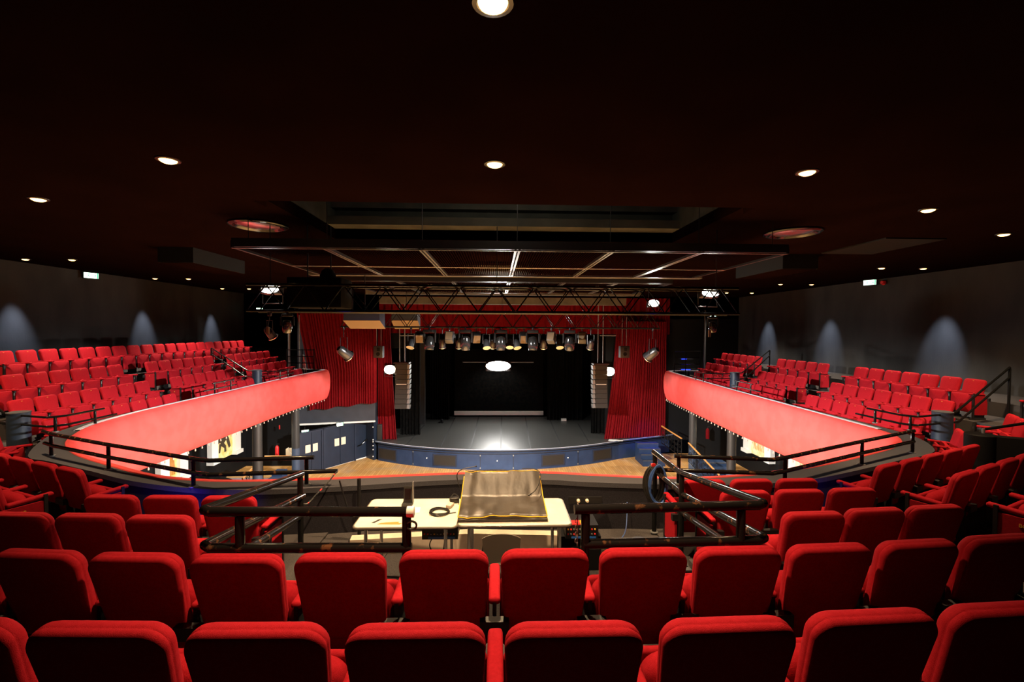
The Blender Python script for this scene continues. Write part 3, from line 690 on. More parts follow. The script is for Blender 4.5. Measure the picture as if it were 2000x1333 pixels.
# chair
t = thing('desk_chair', 'small grey plastic chair pushed up to the mixing console', 'chair', (.05, 4.1, ZB))
def chback(u, v):
    x = .05+(u-.5)*(.335-.03*(1-v)); z = -2.09+.28*v; y = 3.96+.06*(1-abs(2*u-1)**2)-.05*v
    return Vector((x, y, z-.012*(abs(2*u-1)**6)*(1 if v > .9 else 0)))
mb = MB(); mb.grid(chback, 12, 8); n0 = len(mb.v)
mb.grid(lambda u, v: chback(u, v)+Vector((0, .012, 0)), 12, 8)
def rim(n, off): return None
W1 = 13
edge = [i for i in range(W1)]+[W1*(j+1)-1 for j in range(1, 9)]+[8*W1+i for i in range(11, -1, -1)]+[W1*j for j in range(7, 0, -1)]
mb.f += [(edge[i], edge[(i+1) % len(edge)], n0+edge[(i+1) % len(edge)], n0+edge[i]) for i in range(len(edge))]
mb.build('backrest', M['greyplastic'], t, 60)
MB().rbox((.05, 4.18, -2.10), (.36, .38, .022), .01).build('seat', M['greyplastic'], t)
for sx in (-1, 1):
    MB().tube([(.05+sx*.15, 4.02, -2.10), (.05+sx*.17, 3.96, ZB)], .011, 8).build('leg', M['chrome'], t)
    MB().tube([(.05+sx*.15, 4.34, -2.10), (.05+sx*.17, 4.39, ZB)], .011, 8).build('leg', M['chrome'], t)
    MB().tube([(.05+sx*.13, 4.06, -2.11), (.05+sx*.14, 3.995, -2.05), (.05+sx*.14, 3.985, -1.9)], .010, 8).build('back_support', M['chrome'], t)
# flight case with tape roll at the right
t = thing('ribbed_case', 'low grey ribbed flight case on the floor inside the right desk rail', 'case', (1.32, 3.95, ZB))
MB().box((1.36, 3.95, -2.24), (.52, .60, .50)).build('body', M['black'], t)
MB().box((1.36, 3.95, -1.985), (.52, .60, .012)).build('lid', M['ledgedark'], t)
for i in range(4): MB().box((1.36, 3.72+.155*i, -1.977), (.5, .035, .01)).build('rib', M['black'], t)
MB().tube([(1.08, 3.8, -2.2), (1.07, 3.8, -1.98), (1.07, 4.1, -1.98), (1.08, 4.1, -2.2)], .014, 8).build('side_frame', M['trunking'], t)
t = thing('tape_roll', 'thick roll of black gaffer tape on the ribbed case', 'tape', (1.31, 4.06, -1.972))
MB().lathe((1.31, 4.06, -1.972), [(.040, 0), (.078, 0), (.078, .052), (.040, .052), (.040, 0)], 24).build('tape', M['cable'], t)
MB().lathe((1.31, 4.06, -1.970), [(.034, 0), (.040, 0), (.040, .053), (.034, .053), (.034, 0)], 24).build('core', M['cream'], t)
# cables on the floor, leads
def cable(pts, label, m='cable', r=.006):
    return tag(MB().tube(smoothpath(pts, 6), r, 6).build('cable', M[m]), label, 'cable')
cable([(-1.1, 4.75, -2.3), (-1.25, 4.5, -2.48), (-1.3, 4.3, -2.51), (-1.0, 4.2, -2.51), (-.7, 4.35, -2.51), (-.5, 4.2, -2.51)], 'black cable snaking across the floor under the left table')
cable([(1.02, 5.60, -2.16), (1.03, 5.5, -2.28), (.95, 5.3, -2.36), (.75, 5.1, -2.33)], 'pale lead drooping from the wall socket to the patch box', 'trunking', .007)
cable([(1.6, 5.45, -2.1), (1.5, 5.2, -2.38), (1.2, 4.9, -2.34), (.9, 4.8, -2.02)], 'blue lead running from the cable coil to the patch box', 'bluecable')
cable([(.75, 4.3, -2.51), (.9, 4.1, -2.51), (1.0, 3.9, -2.51)], 'black floor lead with silver plug right of the desk leg')
cable([(-.5, 4.44, -2.06), (-.52, 4.5, -2.3), (-.45, 4.6, -2.45), (-.2, 4.7, -2.5)], 'black lead hanging from the rack below the left table')
cable([(-.62, 4.44, -2.05), (-.66, 4.55, -2.2), (-.55, 4.7, -2.42), (-.3, 4.85, -2.5)], 'black lead looping down behind the left table legs')
t = thing('wall_socket', 'black socket panel with plugs on the parapet behind the desk', 'socket', (1.1, 5.62, -2.2))
MB().box((1.12, 5.63, -2.14), (.42, .03, .08)).build('panel', M['blackmetal'], t)
for i in range(2): MB().lathe((1.03+.11*i, 5.615, -2.14), [(.022, 0), (.02, .03), (.012, .045)], 12, axis=(0, -1, 0)).build('plug', M['cream'], t)
# mic stand pole on the left of the desk
t = thing('stand_pole', 'black upright stand leaning by the parapet left of the desk', 'stand', (-1.6, 5.35, ZB))
MB().tube([(-1.62, 5.40, ZB), (-1.62, 5.40, -1.78)], .022, 10).build('pole', M['blackmetal'], t)
MB().lathe((-1.62, 5.40, ZB), [(.12, 0), (.12, .02), (.03, .03)], 20).build('base', M['blackmetal'], t)
MB().tube([(-1.85, 5.40, -1.80), (-1.75, 5.40, -2.15), (-1.62, 5.40, -2.35)], .010, 8).build('boom', M['blackmetal'], t)
# coil of cables hung on the right rail post
t = thing('hanging_cable_coil', 'coil of black and blue cables hung on the right desk rail post', 'cable', (1.93, 5.42, -2.15))
for i in range(15):
    a0 = random.uniform(0, 6); rx = .16+.02*random.random(); pts = []
    for k in range(28):
        a = 2*PI*k/28+a0; pts.append((1.90+.008*math.cos(a*2+i)+.10*math.sin(a)+.004*i, 5.43+.008*math.sin(a*3+i)-.005*i, -1.86+rx*1.35*math.cos(a)))
    MB().tube(pts,   .011, 6, closed=True).build('loop', M['bluecable'] if i > 11 else M['cable'], t)
MB().box((1.90, 5.40, -1.63), (.05, .04, .03)).build('strap', M['redplastic'], t)
# safety chain at the left gap
t = thing('safety_chain', 'black and red chain across the gap beside the left ledge rail', 'chain', (-1.95, 5.6, zl))
cp = smoothpath([(-1.95, 5.58, zl), (-1.98, 5.4, zl-.06), (-2.0, 5.1, zl-.10), (-2.0, 4.85, zl-.11), (-1.99, 4.7, zl-.06)], 7)
for i in range(0, len(cp)-1, 1):
    a, b = cp[i], cp[i+1]; d = (b-a); mid = (a+b)/2
    MB().tube([a, mid+Vector((.008, 0, .008)), b], .008, 6).build('link', M['redplastic'] if i % 9 == 2 else M['cable'], t)
# small hardware on the desk rails
t = thing('rail_hook', 'small black open hook below the taped end of the left desk rail', 'hook', (-.52, 2.8, -1.20))
MB().tube([(-.55+.035+.03*math.cos(R(a)), 2.775, -1.205+.026*math.sin(R(a))) for a in range(150, -151, -25)], .007, 6).build('hook', M['cable'], t)
t = thing('rail_chain', 'short chain dangling from the end of the right desk rail', 'chain', (.50, 2.79, -1.34))
for k in range(9):
    z = -1.17-.021*k; c = Vector((.505+.004*(-1)**k, 2.79, z))
    MB().tube([c+Vector((.007*math.cos(R(a))*(1 if k % 2 else .3), .007*math.cos(R(a))*(.3 if k % 2 else 1), .014*math.sin(R(a)))) for a in range(0, 360, 45)], .003, 5, closed=True).build('link', M['zinc'], t)
tag(MB().prism([(5.75, 23.05), (6.3, 22.95), (6.5, 22.98), (6.2, 23.2), (5.85, 23.25)], ZS+.001, ZS+.03).build('white_cloth', M['white']), 'white cloth lying on the stage edge under the right red curtain', 'cloth')
# wooden edged steps by the left rail
mb = MB(); mb.box((-1.62, 4.2, -2.46), (.6, 1.2, .10)).box((-1.85, 3.7, -2.36), (.3, 1.6, .3))
o = struct('floor_step', mb, M['carpetfloor'])
for (a, b) in (((-1.45, 4.75, -2.40), (-1.62, 3.75, -2.40)), ((-1.25, 4.35, -2.40), (-1.38, 3.65, -2.40))):
    d = Vector(b)-Vector(a)
    MB().tube([a, b], .03, 4).build('nosing', M['nosing'], o)

# ------------------------------------------------------------------ ceiling fittings
def downlight(x, y, label, r=.085):
    t = thing('ceiling_downlight', label, 'ceiling light', (x, y, ZC), 0, 'warm ceiling downlights')
    MB().lathe((x, y, ZC), [(r+.035, 0), (r+.03, -.012), (r+.004, -.016), (r+.002, 0)], 20).build('trim_ring', M['blackmetal'], t)
    MB().lathe((x, y, ZC), [(r, -.005), (r*.9, -.022), (r*.6, -.036), (r*.1, -.042)], 20).build('lens', M['warmlens'], t)
DL = [(-.03, 2.55, 'at the top edge of the picture', 850), (-3.53, 5.05, 'left of the row of three', 650), (-.03, 5.0, 'above the technical desk', 1300), (3.50, 5.08, 'right of the row of three', 650),
      (-6.45, 6.67, 'near the left picture edge', 750), (6.35, 6.55, 'right of and below the row of three', 750), (9.3, 8.1, 'at the right picture edge', 900)]
DL.append((-9.3, 8.1, 'outside the picture on the left', 900))
for x, y, d, e in DL:
    downlight(x, y, 'warm round ceiling downlight %s' % d)
    lamp('downlight_beam', 'SPOT', (x, y, ZC-.06), (x*(1.2 if y > 6 else 1), y+(.7 if y < 3 else (1.2 if y > 6 else 0)), -3), e, WARM, .06, cone=100, blend=.6)
for sgn, nm in ((-1, 'left'), (1, 'right')):
    for k, y in enumerate((12.6, 17.2, 21.3)):
        pl = ('nearest', 'middle', 'farthest')[k]
        downlight(sgn*(12.55 if sgn < 0 else 12.12), y, 'small warm downlight close to the %s wall, %s of its three' % (nm, pl), .075)
        downlight(sgn*(11.35 if sgn < 0 else 10.9), y, 'small warm downlight over the %s gallery seats, %s of its three' % (nm, pl), .075)
        xo = sgn*(12.55 if sgn < 0 else 12.12); xw = XL if sgn < 0 else XR
        lamp('wall_beam', 'SPOT', (xo, y+.25, ZC-.08), (xw, y+.45, -.8), 900, (.62, .74, 1), .05, cone=36, blend=.9)
        lamp('downlight_beam', 'SPOT', (sgn*11.3, y, ZC-.06), (sgn*10.6, y-.3, -3), 1150, (1, .85, .68), .06, cone=100, blend=.7)
# round polished ceiling discs
for (x, y, nm) in ((-4.15, 8.12, 'left'), (5.36, 8.14, 'right')):
    t = thing('ceiling_disc', 'shallow polished dark disc on the ceiling, %s of the slatted canopy' % nm, 'ceiling vent', (x, y, ZC), 0, 'polished ceiling discs')
    MB().lathe((x, y, ZC), [(.47, 0), (.47, -.03), (.44, -.05), (.40, -.05), (.36, -.02)], 40).build('rim', M['lacquer'], t)
    MB().lathe((x, y, ZC), [(.36, -.01), (.30, -.03), (.15, -.055), (.01, -.06)], 40).build('bowl', M['chrome'], t)
# dark ceiling boxes
for (x0, x1, nm) in ((-7.6, -6.82, 'left'), (6.70, 7.55, 'right')):
    t = thing('ceiling_duct', 'long black box fixed under the ceiling, %s of the slatted canopy' % nm, 'duct', ((x0+x1)/2, 11.5, ZC), 0, 'black ceiling boxes')
    MB().box(((x0+x1)/2, 11.55, 1.63), (x1-x0, 2.1, .34)).build('body', M['black'], t)
    MB().box(((x0+x1)/2, 11.55, 1.455), (x1-x0-.06, 2.04, .012)).build('underside', M['ceil'], t)
tag(MB().box((8.05, 9.4, ZC-.012), (1.2, 1.75, .024)).build('ceiling_hatch', M['black']), 'flat black hatch panel on the ceiling above the right gallery', 'hatch')
# slatted canopy (suspended grid)
def canopy(y0, y1, x0, x1, z, label, beams, slat=.045):
    t = thing('slatted_canopy', label, 'canopy', ((x0+x1)/2, y0, z), 0, 'suspended slatted canopies')
    mb = MB(); n = int((x1-x0)/slat)
    for i in range(n):
        x = x0+.02+(x1-x0-.04)*(i+.5)/n; mb.box((x, (y0+y1)/2, z+.05), (.014, y1-y0-.08, .05))
    mb.build('slat_grid', M['ceil'], t, 0)
    MB().box(((x0+x1)/2, y0, z+.075), (x1-x0, .05, .135)).build('front_beam', M['blackmetal'], t)
    MB().box(((x0+x1)/2, y0-.005, z-.012), (x1-x0, .04, .014)).build('front_trim', M['alu'], t)
    MB().box(((x0+x1)/2, y1, z+.05), (x1-x0, .05, .12)).build('rear_beam', M['alu'], t)
    for xx in (x0, x1): MB().box((xx, (y0+y1)/2, z+.05), (.05, y1-y0, .12)).build('side_beam', M['blackmetal'], t)
    for bx in beams:
        MB().box((bx-.03, (y0+y1)/2, z+.012), (.035, y1-y0, .05)).box((bx+.03, (y0+y1)/2, z+.012), (.035, y1-y0, .05)).build('cross_beam', M['alu'], t)
    MB().tube([(x0, (y0*.42+y1*.58), z-.005), (x1, (y0*.42+y1*.58), z-.005)], .012, 8).build('tie_bar', M['alu'], t)
    for bx in (x0+.2,)+tuple(beams)+(x1-.2,):
        for yy in (y0+.1, y1-.2):
            MB().tube([(bx, yy, z+.1), (bx, yy, 2.2 if (HX0 < bx < HX1 and HY0 < yy < HY1) else ZC)], .006, 6).build('hanger', M['cable'], t)
canopy(7.4, 11.0, -4.2, 4.80, 1.28, 'wide dark slatted canopy hanging nearest under the ceiling', (-2.75, -1.22, .33, 1.87, 3.35))
canopy(12.6, 16.4, -4.33, 4.9, 1.30, 'second slatted canopy hanging behind the front truss', (-2.75, -1.22, .33, 1.87, 3.35), .06)
for y, z, d in ((12.28, 1.55, 'just behind the first slatted canopy'), (17.4, 1.45, 'behind the second slatted canopy'), (19.5, 1.2, 'in front of the red pelmet')):
    o = tag(MB().box((.3, y, z), (10.5, .22, .3)).build('ceiling_beam', M['void']), 'pale grey cross beam under the ceiling %s' % d, 'beam', 'cross beams under the ceiling')
    for hx in (-3.5, .3, 4.1): MB().tube([(hx, y, z+.14), (hx, y, ZC-.005)], .015, 6).build('hanger', M['cable'], o)

# ------------------------------------------------------------------ trusses
def truss(x0, x1, y, z0, z1, dy, bay, label):
    t = thing('lighting_truss', label, 'truss', ((x0+x1)/2, y, z0), 0, 'black lighting trusses')
    for yy in (y-dy/2, y+dy/2):
        for zz in (z0, z1): MB().tube([(x0, yy, zz), (x1, yy, zz)], .026, 10).build('chord', M['railclean'], t)
    n = int((x1-x0)/bay); mb = MB()
    for i in range(n):
        xa, xb = x0+(x1-x0)*i/n, x0+(x1-x0)*(i+1)/n; xm = (xa+xb)/2
        for yy in (y-dy/2, y+dy/2):
            mb.tube([(xa, yy, z0), (xm, yy, z1)], .011, 6).tube([(xm, yy, z1), (xb, yy, z0)], .011, 6)
        for zz in (z0, z1): mb.tube([(xa, y-dy/2, zz), (xm, y+dy/2, zz)], .009, 6).tube([(xm, y+dy/2, zz), (xb, y-dy/2, zz)], .009, 6)
    mb.build('lattice', M['railclean'], t)
    for xx in (x0+.3, (x0+x1)/2, x1-.3): MB().tube([(xx, y, z1), (xx, y, ZC-.01)], .008, 6).build('hoist_chain', M['cable'], t)
    return t
truss(-4.2, 4.2, 8.0, .29, .73, .4, .62, 'black lighting truss nearest, spanning below the slatted canopy')
truss(-4.67, 5.0, 14.0, .05, .50, .4, .62, 'black lighting truss behind, carrying the row of stage lamps')
tag(MB().tube([(-4.0, 7.755, .285), (4.2, 7.755, .285)], .02, 8).build('cable_bar', M['railclean']), 'long black bar running along the front of the nearest truss', 'bar')

# ------------------------------------------------------------------ lamps
def flood(x, y, z, rz, tilt, w, h, label, lens='hotlens', hang=.25, group='white work floods'):
    """floodlight facing local -y (the audience) turned by rz"""
    t = thing('flood_light', label, 'floodlight', (x, y, z), rz, group)
    q = Euler((tilt, 0, 0))
    mb = MB(); mb.rbox((0, .08, 0), (w, .16, h), .02, None, 2); o = mb.build('housing', M['blackmetal']); o.parent = t; o.rotation_euler = q
    mb = MB(); mb.lathe((0, 0, 0), [(.02, -1), (.45, -.89), (.78, -.62), (.97, -.22), (.97, .22), (.78, .62), (.45, .89), (.02, 1)], 20); mb.v = [Vector((v.x*w*.5, v.y*.05-.004, v.z*h*.48)) for v in mb.v]; o = mb.build('lens', M[lens]); o.parent = t; o.rotation_euler = q  # lens rounded to an oval to carry the lamp's bloom
    mb = MB(); mb.tube([(-w/2-.02, .08, 0), (-w/2-.02, .08, -hang), (w/2+.02, .08, -hang), (w/2+.02, .08, 0)], .012, 8); o = mb.build('yoke', M['blackmetal']); o.parent = t
    return t
flood(-4.12, 8.42, .70, R(-10), R(-8), .36, .15, 'white floodlight on the left end of the nearest truss')
flood(4.0, 8.42, .70, R(10), R(-8), .36, .15, 'white floodlight on the right end of the nearest truss')
flood(4.79, 13.78, .82, 0, R(-5), .34, .22, 'white floodlight above the right end of the rear truss', hang=.3)
for fx, fy, fz, cy in ((-4.12, 8.42, .70, 8.2), (4.0, 8.42, .70, 8.2), (4.79, 13.78, .82, 13.8)):
    par = [o for o in C.objects if o.name.startswith('flood_light') and o.type == 'EMPTY' and abs(o.location.x-fx) < .05][0]
    o = MB().box((0, (cy-fy)/2+.04, (.70 if cy < 9 else .54)-fz), (.05, abs(cy-fy)+.16, .07)).build('clamp', M['blackmetal']); o.parent = par
t = flood(.1, 27.35, -2.22, 0, R(-10), 1.5, .62, 'large blazing work light above the middle of the stage', hang=.0)
flood(-5.33, 22.9, -2.05, R(-5), R(-6), .58, .46, 'blazing side light beside the left speaker column', 'yellowlens', .35, 'stage side lights')
flood(5.72, 22.9, -2.12, R(5), R(-6), .58, .46, 'blazing side light beside the right speaker column', 'yellowlens', .35, 'stage side lights')
tag(MB().tube([(-2.05, 27.6, -2.0), (2.25, 27.6, -2.0)], .035, 8).build('stage_batten', M['alu']), 'pale horizontal pipe carrying the stage work light', 'pipe')
def rotp(p, c, tilt, pan):
    v = Vector(p)-Vector(c); v = Euler((tilt, 0, pan)).to_matrix() @ v; return v+Vector(c)
def spot(x, y, z, tilt, pan, label, kind, group, s=1.0):
    """stage lantern hanging from a bar at height z"""
    t = thing('stage_lantern', label, 'stage light', (x, y, z), pan, group)
    def part(nm, mb, m, tl=0, c=(0, 0, 0)):
        o = mb.build(nm, m); o.parent = t
        if tl: o.location = c; o.rotation_euler = (tl, 0, 0)
        return o
    mb = MB(); mb.rbox((0, 0, -.02), (.05, .06, .09), .01, None, 2); part('clamp', mb, M['blackmetal'])
    cz = (-.50 if kind == 'par' else -.32)*s
    if kind == 'box':
        mb = MB(); mb.tube([(-.15*s, 0, cz), (-.15*s, 0, cz*.35), (.15*s, 0, cz*.35), (.15*s, 0, cz)], .012, 6).tube([(0, 0, cz*.35), (0, 0, -.03)], .012, 6); part('yoke', mb, M['blackmetal'])
        mb = MB(); mb.rbox((0, 0, 0), (.26*s, .28*s, .32*s), .025, None, 2); part('body', mb, M['speaker'], tilt, (0, 0, cz))
        mb = MB(); mb.box((0, -.145*s, 0), (.22*s, .012, .27*s)); part('lens', mb, M['tan'], tilt, (0, 0, cz))
    elif kind == 'head':
        mb = MB(); mb.rbox((0, 0, -.10*s), (.34*s, .26*s, .10*s), .02, None, 2); part('base', mb, M['black'])
        for k in (-1, 1): part('yoke_arm', MB().tube([(k*.19*s, 0, -.14*s), (k*.19*s, 0, cz-.12*s)], .03*s, 8), M['black'])
        mb = MB(); mb.lathe((0, 0, -.02*s), [(.03*s, .20*s), (.12*s, .17*s), (.155*s, .05*s), (.155*s, -.08*s), (.13*s, -.22*s), (.12*s, -.23*s)], 20); part('head', mb, M['lacquer'], tilt, (0, 0, cz-.1*s))
    else:
        mb = MB(); mb.tube([(-.11*s, 0, cz), (-.11*s, 0, cz*.4), (.11*s, 0, cz*.4), (.11*s, 0, cz)], .010, 6).tube([(0, 0, cz*.4), (0, 0, -.03)], .010, 6); part('yoke', mb, M['blackmetal'])
        mb = MB(); mb.lathe((0, 0, 0), [(.05*s, .15*s), (.085*s, .10*s), (.095*s, -.02*s), (.10*s, -.14*s)], 18); part('can', mb, M['blackmetal'], tilt, (0, 0, cz))
        mb = MB(); mb.lathe((0, 0, -.14*s), [(.10*s, 0), (.125*s, 0), (.125*s, -.012), (.085*s, -.012)], 18); part('colour_ring', mb, M['chrome'], tilt, (0, 0, cz))
    return t
row = sorted([(820, 'box'), (878, 'box'), (930, 'box'), (1023, 'box'), (1077, 'box'), (1137, 'box'), (839, 'head'), (978, 'head'), (1113, 'head'), (909, 'head'), (1041, 'head'),
       (803, 'par'), (864, 'par'), (896, 'par'), (950, 'par'), (962, 'par'), (996, 'par'), (1009, 'par'), (1062, 'par'), (1093, 'par'), (1154, 'par')])
nk = {'box': 0, 'head': 0, 'par': 0}
dn = {'box': 'boxy stage lantern with tan face', 'head': 'black moving head stage light', 'par': 'small stage spot with bright rim'}
for i, (px, kd) in enumerate(row):
    nk[kd] += 1
    p = at(px, 645, Y=14.0+(.2 if i % 2 else -.2))
    spot(p.x, p.y, .03, R(random.choice((25, 35, -30))) if kd != 'head' else R(random.uniform(-10, 10)), R(random.uniform(-25, 25)), '%s, %s of its kind from left under the rear truss' % (dn[kd], ORD[nk[kd]]), kd, 'stage lights hung under the rear truss', .92 if kd == 'box' else (1.0 if kd == 'head' else .95))
spot(-3.62, 8.0, .27, R(20), R(30), 'black moving head light hanging under the left end of the nearest truss', 'head', 'lights at the ends of the nearest truss', .52)
spot(-3.92, 8.0, .27, R(40), R(-30), 'dark lantern hanging under the far left end of the nearest truss', 'par', 'lights at the ends of the nearest truss', .7)
spot(3.85, 8.0, .27, R(10), R(-30), 'dark lantern hanging under the right end of the nearest truss', 'head', 'lights at the ends of the nearest truss', .45)
for nm, x in (('left', -4.58), ('right', 4.78)):
    spot(x, 13.8, .03, R(55), R(-35 if nm == 'left' else 35), 'shiny spot lantern under the %s end of the rear truss' % nm, 'par', 'shiny spots at the ends of the rear truss', 1.5)
for nm, px, py in (('left', 523, 646), ('right', 1386, 652)):
    p = at(px, py, Y=7.9)
    t = thing('safety_tag', 'small tan tag hanging from the %s end of the nearest truss' % nm, 'tag', tuple(p), 0, 'tags on the nearest truss')
    MB().box(p, (.045, .02, .12)).build('card', M['tan'], t)
    MB().tube([p+Vector((0, 0, .06)), (p.x, 8.0, .27)], .004, 6).build('cord', M['cable'], t)
# boxes in the rigging
a, b = at(562, 612, Y=7.9), at(668, 545, Y=7.9)
t = thing('projector_box', 'large black box standing on the left part of the nearest truss', 'box', ((a.x+b.x)/2, 8.1, a.z))
MB().rbox(((a.x+b.x)/2, 8.15, (.33+b.z)/2+.02), (b.x-a.x, .6, b.z-.33), .02, None, 2).build('case', M['drape'], t)
for k in (-.2, .2): MB().tube([((a.x+b.x)/2+k, 8.1, b.z-.02), ((a.x+b.x)/2+k, 8.1, ZC-.01)], .012, 6).build('suspension', M['cable'], t)
MB().lathe(((a.x+b.x)/2+.15, 8.1, b.z), [(.12, 0), (.14, .06), (.10, .16), (.05, .2)], 16).build('motor', M['black'], t)
for nm, px0, px1, yy in (('left of the rear truss', 670, 742, 11.5), ('behind the rear truss', 764, 816, 15.2)):
    a, b = at(px0, 606, Y=yy), at(px1, 627, Y=yy); zb = at(705, 642.5, Y=yy+.55).z
    xm, w = (a.x+b.x)/2, b.x-a.x
    t = thing('tilted_speaker', 'dark wedge shaped box with tan underside hanging %s' % nm, 'speaker', (xm, yy, zb), 0, 'wedge boxes in the rigging')
    MB().add([(xm+k*w/2*.98, y, z) for k in (-1, 1) for y, z in ((yy, a.z), (yy, b.z+.012), (yy+.55, zb+.012), (yy+.55, a.z))], [(0, 1, 2, 3), (7, 6, 5, 4), (0, 4, 5, 1), (1, 5, 6, 2), (2, 6, 7, 3), (3, 7, 4, 0)]).build('case', M['bluedark'], t)
    MB().add([(xm+k*w/2, y, z+d) for k in (-1, 1) for d in (0, .012) for y, z in ((yy-.01, b.z), (yy+.56, zb))], [(0, 1, 3, 2), (4, 6, 7, 5), (0, 4, 5, 1), (2, 3, 7, 6), (0, 2, 6, 4), (1, 5, 7, 3)]).build('underside', M['board'], t)
    MB().tube([(xm, yy+.3, a.z-.01), (xm, yy+.3, ZC-.01)], .012, 6).build('suspension', M['cable'], t)

# ------------------------------------------------------------------ stage
st = thing('stage', 'curved blue fronted stage with a grey vinyl deck', 'stage', (0.1, 21.4, ZF))
cxs, cys, RS = .13, 33.17, 11.81
def arcp(x, dr=0.0):
    r = RS+dr; return (x, cys-math.sqrt(max(r*r-(x-cxs)**2, 0)))
XE = 6.35
front = [arcp(-6.1+i*(XE+6.1)/48) for i in range(49)]+[(9.6, 24.42)]
MB().prism(front+[(9.6, 31), (-8.5, 31), (-8.5, 24.8), (-6.4, 24.3)], ZS-.05, ZS).build('deck', M['stage'], st)
mb = MB(); fr2 = [arcp(-6.0+i*(XE+6.0)/48, -.10) for i in range(49)]+[(9.5, 24.55)]
for i in range(len(fr2)-1):
    a, b = fr2[i], fr2[i+1]
    mb.quad((a[0], a[1], ZF), (b[0], b[1], ZF), (b[0], b[1], ZS-.05), (a[0], a[1], ZS-.05))
    mb.quad((a[0], a[1]+.1, ZF), (b[0], b[1]+.1, ZF), (b[0], b[1]+.1, ZS-.05), (a[0], a[1]+.1, ZS-.05))
mb.build('apron', M['blue'], st)
mb = MB(); mb.tube([(p[0], p[1]-.02, ZS-.03) for p in front], .045, 8); mb.build('lip', M['bluegrey'], st)
mb = MB(); mb.tube([(p[0], p[1]-.055, ZS+.012) for p in front], .013, 6); mb.build('edge_trim', M['paleedge'], st)
mb = MB(); mb.tube([(p[0], p[1]-.06, ZS-.20) for p in fr2], .018, 6); mb.build('moulding', M['bluedark'], st)
def onapron(x, z, w, h, nm, m, d=.02):
    y = arcp(x, -.10)[1]; a = math.asin((x-cxs)/RS)
    return MB().box((x, y-.012, z), (w, d, h), (0, 0, a)).build(nm, m, st)
for x in (-5.45, -2.45, 2.75, 5.35):
    onapron(x, ZS-.60, 1.18, .56, 'grille_frame', M['bluedark'], .03); onapron(x, ZS-.60, 1.06, .46, 'vent_grille', M['mesh'], .05)
for x in (-4.05, -.75, .82, 4.02): 
    onapron(x, ZS-.60, .03, .72, 'door_joint', M['bluedark'], .028)
    for dz in (-.3, .3): onapron(x, ZS-.60+dz, .05, .07, 'hinge', M['zinc'], .04)
for x in (-3.35, .05, 3.5): onapron(x, ZS-.55, .05, .05, 'latch', M['white'], .045)
def seamline(a, b): 
    d = Vector((b[0]-a[0], b[1]-a[1], 0)); n = Vector((-d.y, d.x, 0)).normalized()*.035
    MB().prism([(a[0]-n.x, a[1]-n.y), (a[0]+n.x, a[1]+n.y), (b[0]+n.x, b[1]+n.y), (b[0]-n.x, b[1]-n.y)], ZS-.001, ZS+.003).build('seam_tape', M['seam'], st)
for a, b in (((-4.4, 22.55), (-4.25, 27.0)), ((-2.68, 21.95), (-2.64, 29.6)), ((-1.22, 21.55), (-1.14, 29.7)), ((.22, 21.45), (.35, 29.7)), ((1.64, 21.6), (1.9, 29.7)), ((3.18, 22.2), (3.4, 29.0)), ((4.7, 22.9), (4.95, 27.3))):
    seamline(a, b)
mb = MB(); mb.prism([(-6.75, 23.72), (-6.22, 23.2), (-6.08, 23.42), (-6.5, 24.2)], ZF, -3.7); struct('wall_stage_left', mb, M['doorblue'])
t = thing('stage_edge_speaker', 'tall black box standing at the left front corner of the stage', 'speaker', (-5.98, 23.42, ZS))
MB().rbox((-5.96, 23.45, ZS+.40), (.24, .3, .8), .02, None, 2).build('cabinet', M['speaker'], t)
MB().box((-5.96, 23.295, ZS+.40), (.19, .012, .72)).build('grille', M['mesh'], t)
t = thing('wall_cable_clips', 'row of small white fixings on the blue corner left of the stage', 'fixings', (-6.2, 23.2, -6.2))
for k, z in enumerate((-4.7, -5.0, -5.65, -5.75, -5.95, -6.15, -6.5)): MB().lathe((-6.24, 23.19, z), [(.03, 0), (.03, .03), (.01, .04)], 8, axis=(-.3, -1, 0)).build('fixing', M['white'], t)
t = thing('wall_handrail', 'black handrail on the blue wall between the doors and the stage', 'handrail', (-6.75, 23.7, -5.9))
q0 = A0 = Vector((-7.0, 23.2, -5.85)); MB().tube([(-7.02, 23.19, -5.98), (-6.86, 23.36, -5.93), (-6.62, 23.5, -5.68)], .035, 8).build('rail', M['railclean'], t)
# drapes
def drape(name, label, fn, nu, nv, m, group=None, thick=.04, cat='curtain'):
    """fn(u, v) -> point of the cloth, v 0 at the top; pleats run along u"""
    mb = MB(); mb.grid(fn, nu, nv); n0 = len(mb.v)
    mb.grid(lambda u, v: fn(u, v)+Vector((0, thick, 0)), nu, nv); w = nu+1
    edge = [i for i in range(w)]+[w*(j+1)-1 for j in range(1, nv+1)]+[nv*w+i for i in range(nu-1, -1, -1)]+[w*j for j in range(nv-1, 0, -1)]
    mb.f += [(edge[i], edge[(i+1) % len(edge)], n0+edge[(i+1) % len(edge)], n0+edge[i]) for i in range(len(edge))]
    return tag(mb.build(name, M[m], None, 70), label, cat, group)
def pleat(u, n, amp, seed):
    ph = u*n+noise.noise(Vector((u*n*.35, seed, 0)))*.9
    return amp*(math.sin(2*PI*ph)+.35*math.sin(4*PI*ph+seed))
def lerp(a, b, t): return a+(b-a)*t
def big_left(u, v):
    x0 = lerp(-9.55, -9.0, min(1, v*1.6)) if v < .62 else lerp(-9.0, -9.0, v)
    x = lerp(x0, -5.95, u); y = 22.28+(x+9.6)*.22
    z = lerp(.72, -3.98+.30*u+.04*math.sin(u*19), v)
    p = pleat(u, 27, .038, 1.3); return Vector((x, y-.25+p, z))
drape('red_curtain', 'wide red curtain hanging above the blue doors, left of the stage', big_left, 200, 8, 'velvet', 'red house curtains')
